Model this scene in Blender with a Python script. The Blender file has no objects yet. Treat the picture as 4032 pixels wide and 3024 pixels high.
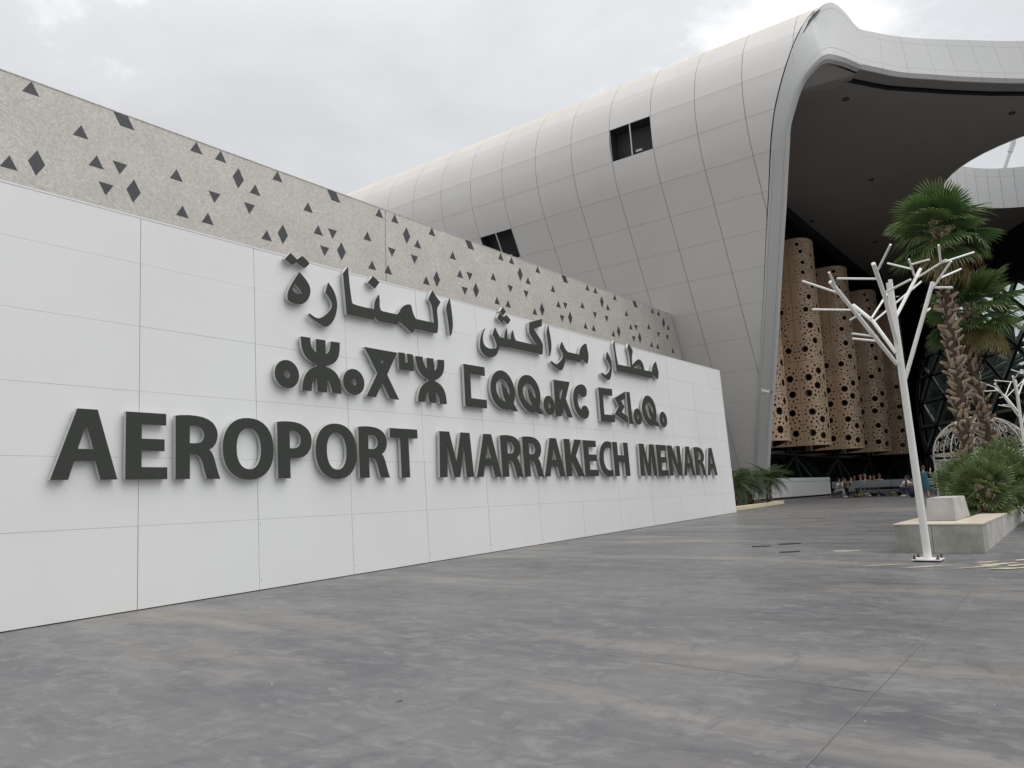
import bpy, bmesh, math, random
from mathutils import Vector, Matrix
from mathutils.geometry import delaunay_2d_cdt
PI = math.pi
scene = bpy.context.scene
COL = scene.collection
# ------------------------------------------------------------------ camera
CAM = [[0.607254,-0.09088,-0.789293],[-0.793623,-0.116246,-0.597201],[-0.037478,0.989054,-0.142715]]
cam_d = bpy.data.cameras.new('camera'); cam = bpy.data.objects.new('camera', cam_d); COL.objects.link(cam)
M3 = Matrix(CAM)
cam.matrix_world = Matrix.Translation((0, 0, 1.6)) @ M3.to_4x4()
cam_d.sensor_width = 36; cam_d.sensor_fit = 'HORIZONTAL'; cam_d.lens = 27.0631
cam_d.clip_start = .05; cam_d.clip_end = 3000
scene.camera = cam
# ------------------------------------------------------------------ world: overcast sky with soft cloud structure
SUN_EL, SUN_AZ = math.radians(58), math.radians(-62)      # azimuth measured from +X towards +Y
w = bpy.data.worlds.new('World'); scene.world = w; w.use_nodes = True
nt = w.node_tree; N = nt.nodes; L = nt.links; N.clear()
out = N.new('ShaderNodeOutputWorld'); bgk = N.new('ShaderNodeBackground'); bgk.inputs[1].default_value = .10
sky = N.new('ShaderNodeTexSky'); sky.sky_type = 'NISHITA'; sky.sun_disc = False
sky.sun_elevation = SUN_EL; sky.sun_rotation = PI/2 - SUN_AZ
bgc = N.new('ShaderNodeBackground'); mixs = N.new('ShaderNodeMixShader')
tc = N.new('ShaderNodeTexCoord'); sep = N.new('ShaderNodeSeparateXYZ'); L.new(tc.outputs['Generated'], sep.inputs[0])
# project direction on a cloud layer: xy / (z + .12)
add = N.new('ShaderNodeMath'); add.operation = 'ADD'; add.inputs[1].default_value = .16; L.new(sep.outputs[2], add.inputs[0])
mx = N.new('ShaderNodeMath'); mx.operation = 'MAXIMUM'; mx.inputs[1].default_value = .05; L.new(add.outputs[0], mx.inputs[0])
dv = N.new('ShaderNodeVectorMath'); dv.operation = 'DIVIDE'; L.new(tc.outputs['Generated'], dv.inputs[0])
cb = N.new('ShaderNodeCombineXYZ')
for i in range(3): L.new(mx.outputs[0], cb.inputs[i])
L.new(cb.outputs[0], dv.inputs[1])
n1 = N.new('ShaderNodeTexNoise'); n1.inputs['Scale'].default_value = 1.55; n1.inputs['Detail'].default_value = 9; n1.inputs['Roughness'].default_value = .58; n1.inputs['Distortion'].default_value = .35
L.new(dv.outputs[0], n1.inputs['Vector'])
rp = N.new('ShaderNodeValToRGB'); L.new(n1.outputs[0], rp.inputs[0])
e = rp.color_ramp.elements; e[0].position = .36; e[0].color = (.46, .462, .47, 1); e[1].position = .64; e[1].color = (.76, .765, .765, 1)
m = rp.color_ramp.elements.new(.52); m.color = (.50, .51, .52, 1)
# brightens towards the zenith as an overcast sky does
zr = N.new('ShaderNodeMapRange'); zr.inputs[1].default_value = 0; zr.inputs[2].default_value = 1; zr.inputs[3].default_value = 1.02; zr.inputs[4].default_value = 2.7
pw = N.new('ShaderNodeMath'); pw.operation = 'POWER'; pw.inputs[1].default_value = 3
clz = N.new('ShaderNodeMath'); clz.operation = 'MAXIMUM'; clz.inputs[1].default_value = 0; L.new(sep.outputs[2], clz.inputs[0])
L.new(clz.outputs[0], pw.inputs[0]); L.new(pw.outputs[0], zr.inputs[0])
L.new(rp.outputs[0], bgc.inputs[0]); L.new(zr.outputs[0], bgc.inputs[1])
L.new(sky.outputs[0], bgk.inputs[0]); mixs.inputs[0].default_value = .93
L.new(bgk.outputs[0], mixs.inputs[1]); L.new(bgc.outputs[0], mixs.inputs[2]); L.new(mixs.outputs[0], out.inputs[0])
sd = bpy.data.lights.new('sun', 'SUN'); so = bpy.data.objects.new('sun', sd); COL.objects.link(so)
sd.energy = 1.15; sd.angle = math.radians(60); sd.color = (1, .97, .93)
sdir = Vector((math.cos(SUN_EL)*math.cos(SUN_AZ), math.cos(SUN_EL)*math.sin(SUN_AZ), math.sin(SUN_EL)))
so.rotation_euler = sdir.to_track_quat('Z', 'Y').to_euler()
so.location = sdir*60
scene.view_settings.view_transform = 'Standard'; scene.view_settings.look = 'None'
scene.view_settings.gamma = 1; scene.view_settings.exposure = .42; scene.view_settings.use_curve_mapping = False

# ------------------------------------------------------------------ helpers
def tag(o, label=None, cat=None, group=None, kind=None):
    if label: o['label'] = label
    if cat: o['category'] = cat
    if group: o['group'] = group
    if kind: o['kind'] = kind
    return o
def link(name, me, parent=None, loc=None):
    o = bpy.data.objects.new(name, me); COL.objects.link(o)
    if parent: o.parent = parent
    if loc is not None: o.location = loc
    return o
def empty(name, loc=(0, 0, 0), rz=0):
    o = bpy.data.objects.new(name, None); COL.objects.link(o); o.location = loc; o.rotation_euler = (0, 0, rz)
    o.empty_display_size = .2; return o
def mesh(name, V, F, mats=None, idx=None, smooth=False):
    me = bpy.data.meshes.new(name); me.from_pydata([tuple(v) for v in V], [], [tuple(f) for f in F])
    for mt in (mats or []): me.materials.append(mt)
    if idx: me.polygons.foreach_set('material_index', idx)
    if smooth: me.polygons.foreach_set('use_smooth', [True]*len(me.polygons))
    me.update(); return me
class MB:
    def __init__(s): s.V = []; s.F = []; s.I = []; s.mi = 0
    def quad(s, *p):
        n = len(s.V); s.V += [tuple(q) for q in p]; s.F.append(tuple(range(n, n+len(p)))); s.I.append(s.mi)
    def box(s, x0, x1, y0, y1, z0, z1):
        n = len(s.V)
        s.V += [(x0,y0,z0),(x1,y0,z0),(x1,y1,z0),(x0,y1,z0),(x0,y0,z1),(x1,y0,z1),(x1,y1,z1),(x0,y1,z1)]
        for f in ((3,2,1,0),(4,5,6,7),(0,1,5,4),(1,2,6,5),(2,3,7,6),(3,0,4,7)): s.F.append(tuple(n+i for i in f)); s.I.append(s.mi)
    def hexa(s, lo, hi):          # lo, hi: 4 points each
        n = len(s.V); s.V += [tuple(p) for p in lo]+[tuple(p) for p in hi]
        for f in ((3,2,1,0),(4,5,6,7),(0,1,5,4),(1,2,6,5),(2,3,7,6),(3,0,4,7)): s.F.append(tuple(n+i for i in f)); s.I.append(s.mi)
    def bar(s, a, b, w, h=None, up=(0,0,1)):
        a, b = Vector(a), Vector(b); h = h or w; d = (b-a).normalized(); u = Vector(up)
        if abs(d.dot(u)) > .98: u = Vector((1,0,0))
        x = d.cross(u).normalized()*w/2; y = x.cross(d).normalized()*h/2
        s.hexa([a-x-y, a+x-y, a+x+y, a-x+y], [b-x-y, b+x-y, b+x+y, b-x+y])
    def tube(s, pts, rad, n=8, cap=True):
        pts = [Vector(p) for p in pts]; rs = rad if isinstance(rad, (list, tuple)) else [rad]*len(pts)
        base = len(s.V); pu = None
        for i, p in enumerate(pts):
            d = (pts[min(i+1, len(pts)-1)]-pts[max(i-1, 0)]).normalized()
            if pu is None: pu = d.orthogonal().normalized()
            pu = (pu-d*pu.dot(d)).normalized(); v = d.cross(pu)
            for k in range(n):
                a = 2*PI*k/n; s.V.append(tuple(p+(pu*math.cos(a)+v*math.sin(a))*rs[i]))
        for i in range(len(pts)-1):
            for k in range(n):
                a = base+i*n+k; b = base+i*n+(k+1) % n
                s.F.append((a, b, b+n, a+n)); s.I.append(s.mi)
        if cap:
            s.F.append(tuple(base+k for k in reversed(range(n)))); s.I.append(s.mi)
            s.F.append(tuple(base+(len(pts)-1)*n+k for k in range(n))); s.I.append(s.mi)
    def lathe(s, c, prof, n=12):
        base = len(s.V); c = Vector(c)
        for r_, z in prof:
            for k in range(n):
                a = 2*PI*k/n; s.V.append((c.x+r_*math.cos(a), c.y+r_*math.sin(a), c.z+z))
        for i in range(len(prof)-1):
            for k in range(n):
                a = base+i*n+k; b = base+i*n+(k+1) % n
                s.F.append((a, b, b+n, a+n)); s.I.append(s.mi)
    def me(s, name, mats, smooth=False): return mesh(name, s.V, s.F, mats if isinstance(mats, list) else [mats], s.I, smooth)
    def obj(s, name, mats, parent=None, loc=None, smooth=False): return link(name, s.me(name, mats, smooth), parent, loc)
def smooth_by_angle(me, deg=35):
    me.polygons.foreach_set('use_smooth', [True]*len(me.polygons))
    try: me.set_sharp_from_angle(angle=math.radians(deg))
    except Exception: pass
def G(x): return .02*max(-10, min(x, 30))        # ground height: a gentle rise, level from x = 30 on

# ------------------------------------------------------------------ materials
def mat(name, col, rough=.6, metal=0, spec=.5, noise=None, bump=None, coords='Object'):
    """noise: (scale, amount, dark colour); bump: (scale, strength)"""
    m = bpy.data.materials.new(name); m.use_nodes = True; nt = m.node_tree; N = nt.nodes; L = nt.links
    b = N['Principled BSDF']; b.inputs['Base Color'].default_value = (*col, 1); b.inputs['Roughness'].default_value = rough
    b.inputs['Metallic'].default_value = metal; b.inputs['Specular IOR Level'].default_value = spec
    tc = N.new('ShaderNodeTexCoord')
    if noise:
        n = N.new('ShaderNodeTexNoise'); n.inputs['Scale'].default_value = noise[0]; n.inputs['Detail'].default_value = 6; n.inputs['Roughness'].default_value = .6
        L.new(tc.outputs[coords], n.inputs['Vector'])
        r = N.new('ShaderNodeMapRange'); r.inputs[1].default_value = .35; r.inputs[2].default_value = .68; r.inputs[4].default_value = noise[1]; L.new(n.outputs[0], r.inputs[0])
        mx = N.new('ShaderNodeMix'); mx.data_type = 'RGBA'; mx.inputs[6].default_value = (*col, 1); mx.inputs[7].default_value = (*noise[2], 1)
        L.new(r.outputs[0], mx.inputs[0]); L.new(mx.outputs[2], b.inputs['Base Color'])
    if bump:
        n = N.new('ShaderNodeTexNoise'); n.inputs['Scale'].default_value = bump[0]; n.inputs['Detail'].default_value = 4
        L.new(tc.outputs[coords], n.inputs['Vector'])
        bp = N.new('ShaderNodeBump'); bp.inputs['Strength'].default_value = bump[1]; bp.inputs['Distance'].default_value = .01; L.new(n.outputs[0], bp.inputs['Height']); L.new(bp.outputs[0], b.inputs['Normal'])
    return m
m_panel = mat('white_panel', (.71, .72, .715), .45, noise=(.55, .6, (.665, .67, .65)), bump=(1.3, .06))
m_gap = mat('joint_dark', (.03, .03, .03), .8)
m_softgap = mat('joint_grey', (.16, .16, .165), .8)
m_face = mat('letter_face_paint', (.036, .040, .034), .7, spec=.25, noise=(25, .5, (.046, .050, .043)))
m_ret = mat('letter_return', (.55, .56, .54), .4, metal=.2)
m_shell = mat('shell_panel_paint', (.71, .69, .665), .5, spec=.3, noise=(.35, .5, (.67, .645, .62)), bump=(.7, .04))
def add_top_tint(m, z0, z1, col, amt):      # ochre tint blended in towards the upper courses, with a noisy edge
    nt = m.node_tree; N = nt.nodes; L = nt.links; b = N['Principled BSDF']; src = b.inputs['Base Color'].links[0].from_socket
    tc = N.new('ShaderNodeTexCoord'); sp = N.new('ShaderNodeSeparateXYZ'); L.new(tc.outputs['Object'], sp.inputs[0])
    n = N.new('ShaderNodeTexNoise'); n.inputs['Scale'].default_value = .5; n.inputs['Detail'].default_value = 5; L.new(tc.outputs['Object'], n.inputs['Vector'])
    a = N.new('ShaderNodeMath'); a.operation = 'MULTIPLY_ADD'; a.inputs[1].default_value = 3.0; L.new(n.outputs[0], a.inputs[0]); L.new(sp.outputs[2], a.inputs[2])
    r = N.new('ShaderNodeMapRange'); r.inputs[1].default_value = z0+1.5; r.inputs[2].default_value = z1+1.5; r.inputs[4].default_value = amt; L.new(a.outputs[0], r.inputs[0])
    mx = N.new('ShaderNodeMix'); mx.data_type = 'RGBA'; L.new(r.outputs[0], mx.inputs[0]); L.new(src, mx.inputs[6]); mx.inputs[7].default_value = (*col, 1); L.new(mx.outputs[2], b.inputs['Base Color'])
add_top_tint(m_shell, 26.3, 28.6, (.60, .50, .40), .6)
m_trim = mat('trim_paint', (.56, .56, .555), .62, spec=.25, noise=(.5, .4, (.52, .53, .54)))
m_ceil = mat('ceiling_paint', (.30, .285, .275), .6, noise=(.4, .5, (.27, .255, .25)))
m_navy = mat('dark_navy', (.012, .020, .028), .35)
m_black = mat('near_black', (.008, .009, .010), .5)
m_steel = mat('dark_steel', (.012, .014, .014), .45)
m_brace = mat('brace_paint', (.06, .075, .07), .5)
m_green = mat('green_grey_steel', (.40, .48, .44), .5)
m_white = mat('white_steel', (.78, .77, .73), .38, noise=(3, .5, (.70, .68, .63)))
m_conc = mat('concrete', (.38, .375, .33), .75, noise=(2.2, .9, (.19, .185, .16)), bump=(14, .35))
m_conc2 = mat('concrete_light', (.44, .43, .41), .75, noise=(2.6, .9, (.29, .28, .265)), bump=(14, .35))
m_cap = mat('planter_cap', (.66, .58, .47), .35, noise=(3, .6, (.52, .46, .38)))
m_soil = mat('soil', (.06, .045, .03), .95, noise=(8, .8, (.03, .022, .015)), bump=(30, .8))
m_glassdark = mat('hall_dark', (.010, .014, .013), .3)
m_bolt = mat('rusty_bolt', (.10, .07, .05), .6, metal=.5)
m_bench = mat('bench_grey', (.10, .105, .11), .45)
m_cream = mat('cream_paint', (.72, .62, .42), .6, noise=(6, .8, (.50, .45, .36)))
m_blue = mat('blue_sign', (.015, .02, .16), .5)

def screen_mat():
    m = mat('copper_screen', (.56, .41, .285), .45, metal=.1, noise=(.6, .6, (.49, .35, .24)), bump=(2, .08)); return m
m_copper = screen_mat()

def glass_mat(name, tint, trans, rough=.03, dots=0):
    m = bpy.data.materials.new(name); m.use_nodes = True; nt = m.node_tree; N = nt.nodes; L = nt.links; N.clear()
    o = N.new('ShaderNodeOutputMaterial'); t = N.new('ShaderNodeBsdfTransparent'); t.inputs[0].default_value = (*tint, 1)
    g = N.new('ShaderNodeBsdfGlossy'); g.inputs[1].default_value = rough; g.inputs[0].default_value = (.8, .85, .85, 1)
    lw_ = N.new('ShaderNodeLayerWeight'); lw_.inputs[0].default_value = .5; pw_ = N.new('ShaderNodeMath'); pw_.operation = 'POWER'; pw_.inputs[1].default_value = 4; L.new(lw_.outputs['Facing'], pw_.inputs[0]); f = N.new('ShaderNodeMath'); f.operation = 'MULTIPLY_ADD'; f.inputs[1].default_value = .6; f.inputs[2].default_value = .05; L.new(pw_.outputs[0], f.inputs[0])
    mx = N.new('ShaderNodeMixShader'); L.new(f.outputs[0], mx.inputs[0]); L.new(t.outputs[0], mx.inputs[1]); L.new(g.outputs[0], mx.inputs[2])
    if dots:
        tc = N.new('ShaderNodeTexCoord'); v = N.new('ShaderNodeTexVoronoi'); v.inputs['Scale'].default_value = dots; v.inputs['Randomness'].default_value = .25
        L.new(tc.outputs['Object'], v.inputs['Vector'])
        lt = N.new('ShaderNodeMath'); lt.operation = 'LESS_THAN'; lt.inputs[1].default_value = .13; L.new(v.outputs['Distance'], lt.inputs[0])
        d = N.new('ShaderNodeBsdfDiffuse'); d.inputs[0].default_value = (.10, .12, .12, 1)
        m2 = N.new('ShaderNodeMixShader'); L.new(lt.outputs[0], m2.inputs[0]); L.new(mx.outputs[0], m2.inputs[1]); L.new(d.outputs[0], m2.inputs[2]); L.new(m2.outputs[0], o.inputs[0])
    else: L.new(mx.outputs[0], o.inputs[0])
    return m
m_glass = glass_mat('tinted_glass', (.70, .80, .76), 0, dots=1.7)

def paving_mat():
    m = bpy.data.materials.new('stamped_paving'); m.use_nodes = True; nt = m.node_tree; N = nt.nodes; L = nt.links
    b = N['Principled BSDF']; tc = N.new('ShaderNodeTexCoord')
    def noise(sc, det, ro, vec, dist=0):
        n = N.new('ShaderNodeTexNoise'); n.inputs['Scale'].default_value = sc; n.inputs['Detail'].default_value = det; n.inputs['Roughness'].default_value = ro; n.inputs['Distortion'].default_value = dist; L.new(vec, n.inputs['Vector']); return n.outputs[0]
    def mp(rz, sx, sy):
        q = N.new('ShaderNodeMapping'); q.inputs['Rotation'].default_value = (0, 0, math.radians(rz)); q.inputs['Scale'].default_value = (sx, sy, 1); L.new(tc.outputs['Object'], q.inputs['Vector']); return q.outputs[0]
    def rng(v, a, b2, c=0, d=1):
        r = N.new('ShaderNodeMapRange'); r.inputs[1].default_value = a; r.inputs[2].default_value = b2; r.inputs[3].default_value = c; r.inputs[4].default_value = d; L.new(v, r.inputs[0]); return r.outputs[0]
    def mix(f, A, B, blend='MIX'):
        x = N.new('ShaderNodeMix'); x.data_type = 'RGBA'; x.blend_type = blend
        if hasattr(f, 'links'): L.new(f, x.inputs[0])
        else: x.inputs[0].default_value = f
        for i, v in ((6, A), (7, B)):
            if hasattr(v, 'links'): L.new(v, x.inputs[i])
            else: x.inputs[i].default_value = (*v, 1)
        return x.outputs[2]
    big = noise(.22, 3, .5, mp(0, 1, 1))
    streak = noise(1.0, 7, .66, mp(38, 1.5, .42), .6)        # trowel streaks
    fine = noise(7, 7, .7, mp(30, 1.6, .8), .4)
    speck = noise(60, 3, .6, mp(0, 1, 1))
    dust = noise(.42, 5, .62, mp(36, 1.3, .30), .8)
    c = mix(rng(streak, .34, .66), (.085, .086, .095), (.160, .155, .152))
    c = mix(rng(fine, .38, .66, 0, .6), c, (.088, .091, .100))
    c = mix(rng(big, .40, .62, 0, .55), c, (.150, .148, .146))
    c = mix(rng(dust, .52, .70, 0, .52), c, (.33, .275, .215))
    c = mix(rng(speck, .58, .75, 0, .25), c, (.20, .195, .19))
    chips = noise(3.6, 8, .74, mp(25, 1.5, .75), .9)
    c = mix(rng(chips, .50, .62, 0, .50), c, (.225, .22, .215))
    chips2 = noise(2.3, 8, .72, mp(48, .8, 1.5), .8)
    c = mix(rng(chips2, .53, .64, 0, .50), c, (.075, .078, .092))
    # thin pale scratches
    scr = noise(2.2, 6, .75, mp(52, .25, 6), .3)
    c = mix(rng(scr, .67, .71, 0, .35), c, (.25, .25, .25))
    L.new(c, b.inputs['Base Color'])
    ro = rng(noise(1.3, 5, .6, mp(38, 1.2, .5)), .3, .7, .30, .58); L.new(ro, b.inputs['Roughness'])
    b.inputs['Specular IOR Level'].default_value = .5
    bp = N.new('ShaderNodeBump'); bp.inputs['Strength'].default_value = .28; bp.inputs['Distance'].default_value = .012; L.new(noise(5, 6, .6, mp(38, 1.4, .7), .3), bp.inputs['Height']); L.new(bp.outputs[0], b.inputs['Normal'])
    return m
m_pave = paving_mat()

def mosaic_mat(name, cols, sx=1/.046, sy=1/.040):
    """small rhombic tiles: a skewed grid in the wall's own X/Z plane, one tone per tile, grout between"""
    m = bpy.data.materials.new(name); m.use_nodes = True; nt = m.node_tree; N = nt.nodes; L = nt.links
    b = N['Principled BSDF']; tc = N.new('ShaderNodeTexCoord'); sp = N.new('ShaderNodeSeparateXYZ'); L.new(tc.outputs['Object'], sp.inputs[0])
    def M(op, a, c=None):
        q = N.new('ShaderNodeMath'); q.operation = op
        for i, v in ((0, a), (1, c)):
            if v is None: continue
            if hasattr(v, 'links'): L.new(v, q.inputs[i])
            else: q.inputs[i].default_value = v
        return q.outputs[0]
    x = M('MULTIPLY', sp.outputs[0], sx/2); z = M('MULTIPLY', sp.outputs[2], sy/2)
    u = M('ADD', x, z); v = M('SUBTRACT', x, z)
    fu, fv = M('FLOOR', u), M('FLOOR', v)
    cb = N.new('ShaderNodeCombineXYZ'); L.new(fu, cb.inputs[0]); L.new(fv, cb.inputs[1])
    wn = N.new('ShaderNodeTexWhiteNoise'); wn.noise_dimensions = '3D'; L.new(cb.outputs[0], wn.inputs['Vector'])
    rp = N.new('ShaderNodeValToRGB'); L.new(wn.outputs['Value'], rp.inputs[0]); e = rp.color_ramp.elements
    e[0].position = 0; e[0].color = (*cols[0], 1); e[1].position = 1; e[1].color = (*cols[-1], 1)
    for k in range(1, len(cols)-1): q = e.new(k/(len(cols)-1)); q.color = (*cols[k], 1)
    gu = M('PINGPONG', M('FRACT', u), .5); gv = M('PINGPONG', M('FRACT', v), .5)
    g = M('LESS_THAN', M('MINIMUM', gu, gv), .045)
    mx = N.new('ShaderNodeMix'); mx.data_type = 'RGBA'; L.new(g, mx.inputs[0]); L.new(rp.outputs[0], mx.inputs[6]); mx.inputs[7].default_value = tuple(c*.85 for c in cols[0])+(1,)
    n = N.new('ShaderNodeTexNoise'); n.inputs['Scale'].default_value = .8; n.inputs['Detail'].default_value = 5; L.new(tc.outputs['Object'], n.inputs['Vector'])
    m2 = N.new('ShaderNodeMix'); m2.data_type = 'RGBA'; m2.blend_type = 'MULTIPLY'; m2.inputs[0].default_value = .35; L.new(mx.outputs[2], m2.inputs[6])
    r2 = N.new('ShaderNodeValToRGB'); L.new(n.outputs[0], r2.inputs[0]); r2.color_ramp.elements[0].color = (.72, .70, .68, 1); r2.color_ramp.elements[0].position = .35; r2.color_ramp.elements[1].position = .65
    L.new(r2.outputs[0], m2.inputs[7]); L.new(m2.outputs[2], b.inputs['Base Color'])
    b.inputs['Roughness'].default_value = .45
    tilt = M('ADD', M('MULTIPLY', wn.outputs['Value'], .5), M('MULTIPLY', M('MINIMUM', gu, gv), 1.0))
    bp = N.new('ShaderNodeBump'); bp.inputs['Strength'].default_value = .5; bp.inputs['Distance'].default_value = .006; L.new(tilt, bp.inputs['Height']); L.new(bp.outputs[0], b.inputs['Normal'])
    return m
m_mosaic = mosaic_mat('beige_mosaic', [(.52, .49, .445), (.58, .55, .505), (.61, .58, .535), (.63, .605, .56), (.69, .67, .625)])
m_darkmos = mosaic_mat('dark_mosaic', [(.040, .042, .048), (.052, .054, .060), (.062, .064, .070), (.048, .05, .056)])

# ------------------------------------------------------------------ ground
xs = [-400, -60, -10, -2]+[x for x in range(0, 31, 2)]+[34, 45, 60, 90, 140, 300, 900]
ys = [-700, -200, -60, -20, -8, 0, 4, 8, 11, 14, 20, 30, 60, 200, 700]
V = [(x, y, G(x)) for x in xs for y in ys]; ny = len(ys)
F = [(i*ny+j, (i+1)*ny+j, (i+1)*ny+j+1, i*ny+j+1) for i in range(len(xs)-1) for j in range(ny-1)]
tag(link('ground', mesh('ground', V, F, [m_pave])), kind='structure')

def ground_patch(name, pts, mt, h=.004, **k):
    V = [(x, y, G(x)+h) for x, y in pts]
    o = link(name, mesh(name, V, [tuple(range(len(V)))], [mt])); return o

# ------------------------------------------------------------------ sign wall (leans back slightly)
YW, LEAN = 11.57, .045
def wallpt(x, z, d=0): return (x, YW+LEAN*z-d, z)
XE = 29.56; ZT = 6.235
wall = tag(empty('sign_wall', (0, 0, 0)), 'long white panelled wall carrying the dark airport lettering', 'wall')
b = MB(); pl = .022
def slab(mb, x0, x1, z0a, z0b, z1, d0, d1):      # front at d0 (towards viewer), back at d1; bottom may slope
    lo = [wallpt(x0, z0a, d0), wallpt(x1, z0b, d0), wallpt(x1, z0b, d1), wallpt(x0, z0a, d1)]
    hi = [wallpt(x0, z1, d0), wallpt(x1, z1, d0), wallpt(x1, z1, d1), wallpt(x0, z1, d1)]
    mb.hexa(lo, hi)
slab(b, -13, XE-.02, G(-13), G(XE), ZT-.02, -pl, -.5)
b.obj('backing', m_gap, wall)
jx = [5.92+2.085*k for k in range(-9, 11)]; jx = [x for x in jx if x < 27]+[28.33, XE]
rows = [None, 1.35, 2.38, 3.41, 4.445, 5.47, ZT]
rnd = random.Random(4)
for i in range(len(jx)-1):
    for r_ in range(6):
        x0, x1 = jx[i]+.004, jx[i+1]-.004
        gz = .0015
        z1 = rows[r_+1]-gz
        mb = MB(); pr = rnd.uniform(-.002, .002)
        if r_ == 0: slab(mb, x0, x1, G(x0)+.014, G(x1)+.014, z1, pr, -.012)
        else: slab(mb, x0, x1, rows[r_]+gz, rows[r_]+gz, z1, pr, -.012)
        mb.obj('panel', m_panel, wall)
# white end cheek and coping
b = MB(); slab(b, XE+.001, XE+.02, G(XE)+.02, G(XE)+.02, ZT, 0, -.52); b.obj('end_cheek', m_panel, wall)
b = MB(); slab(b, -13, XE+.02, ZT+.002, ZT+.002, ZT+.03, .004, -.52); b.obj('coping', m_panel, wall)
# screws in the lowest panels
b = MB()
for x in jx[:-1]:
    for z in (G(x)+.18, 1.27):
        c = Vector(wallpt(x+.04, z, .002)); n = 8
        b.quad(*[(c.x+.008*math.cos(2*PI*k/n), c.y, c.z+.008*math.sin(2*PI*k/n)) for k in range(n)])
tag(b.obj('screw_heads', m_gap, wall), kind='stuff')

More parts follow.
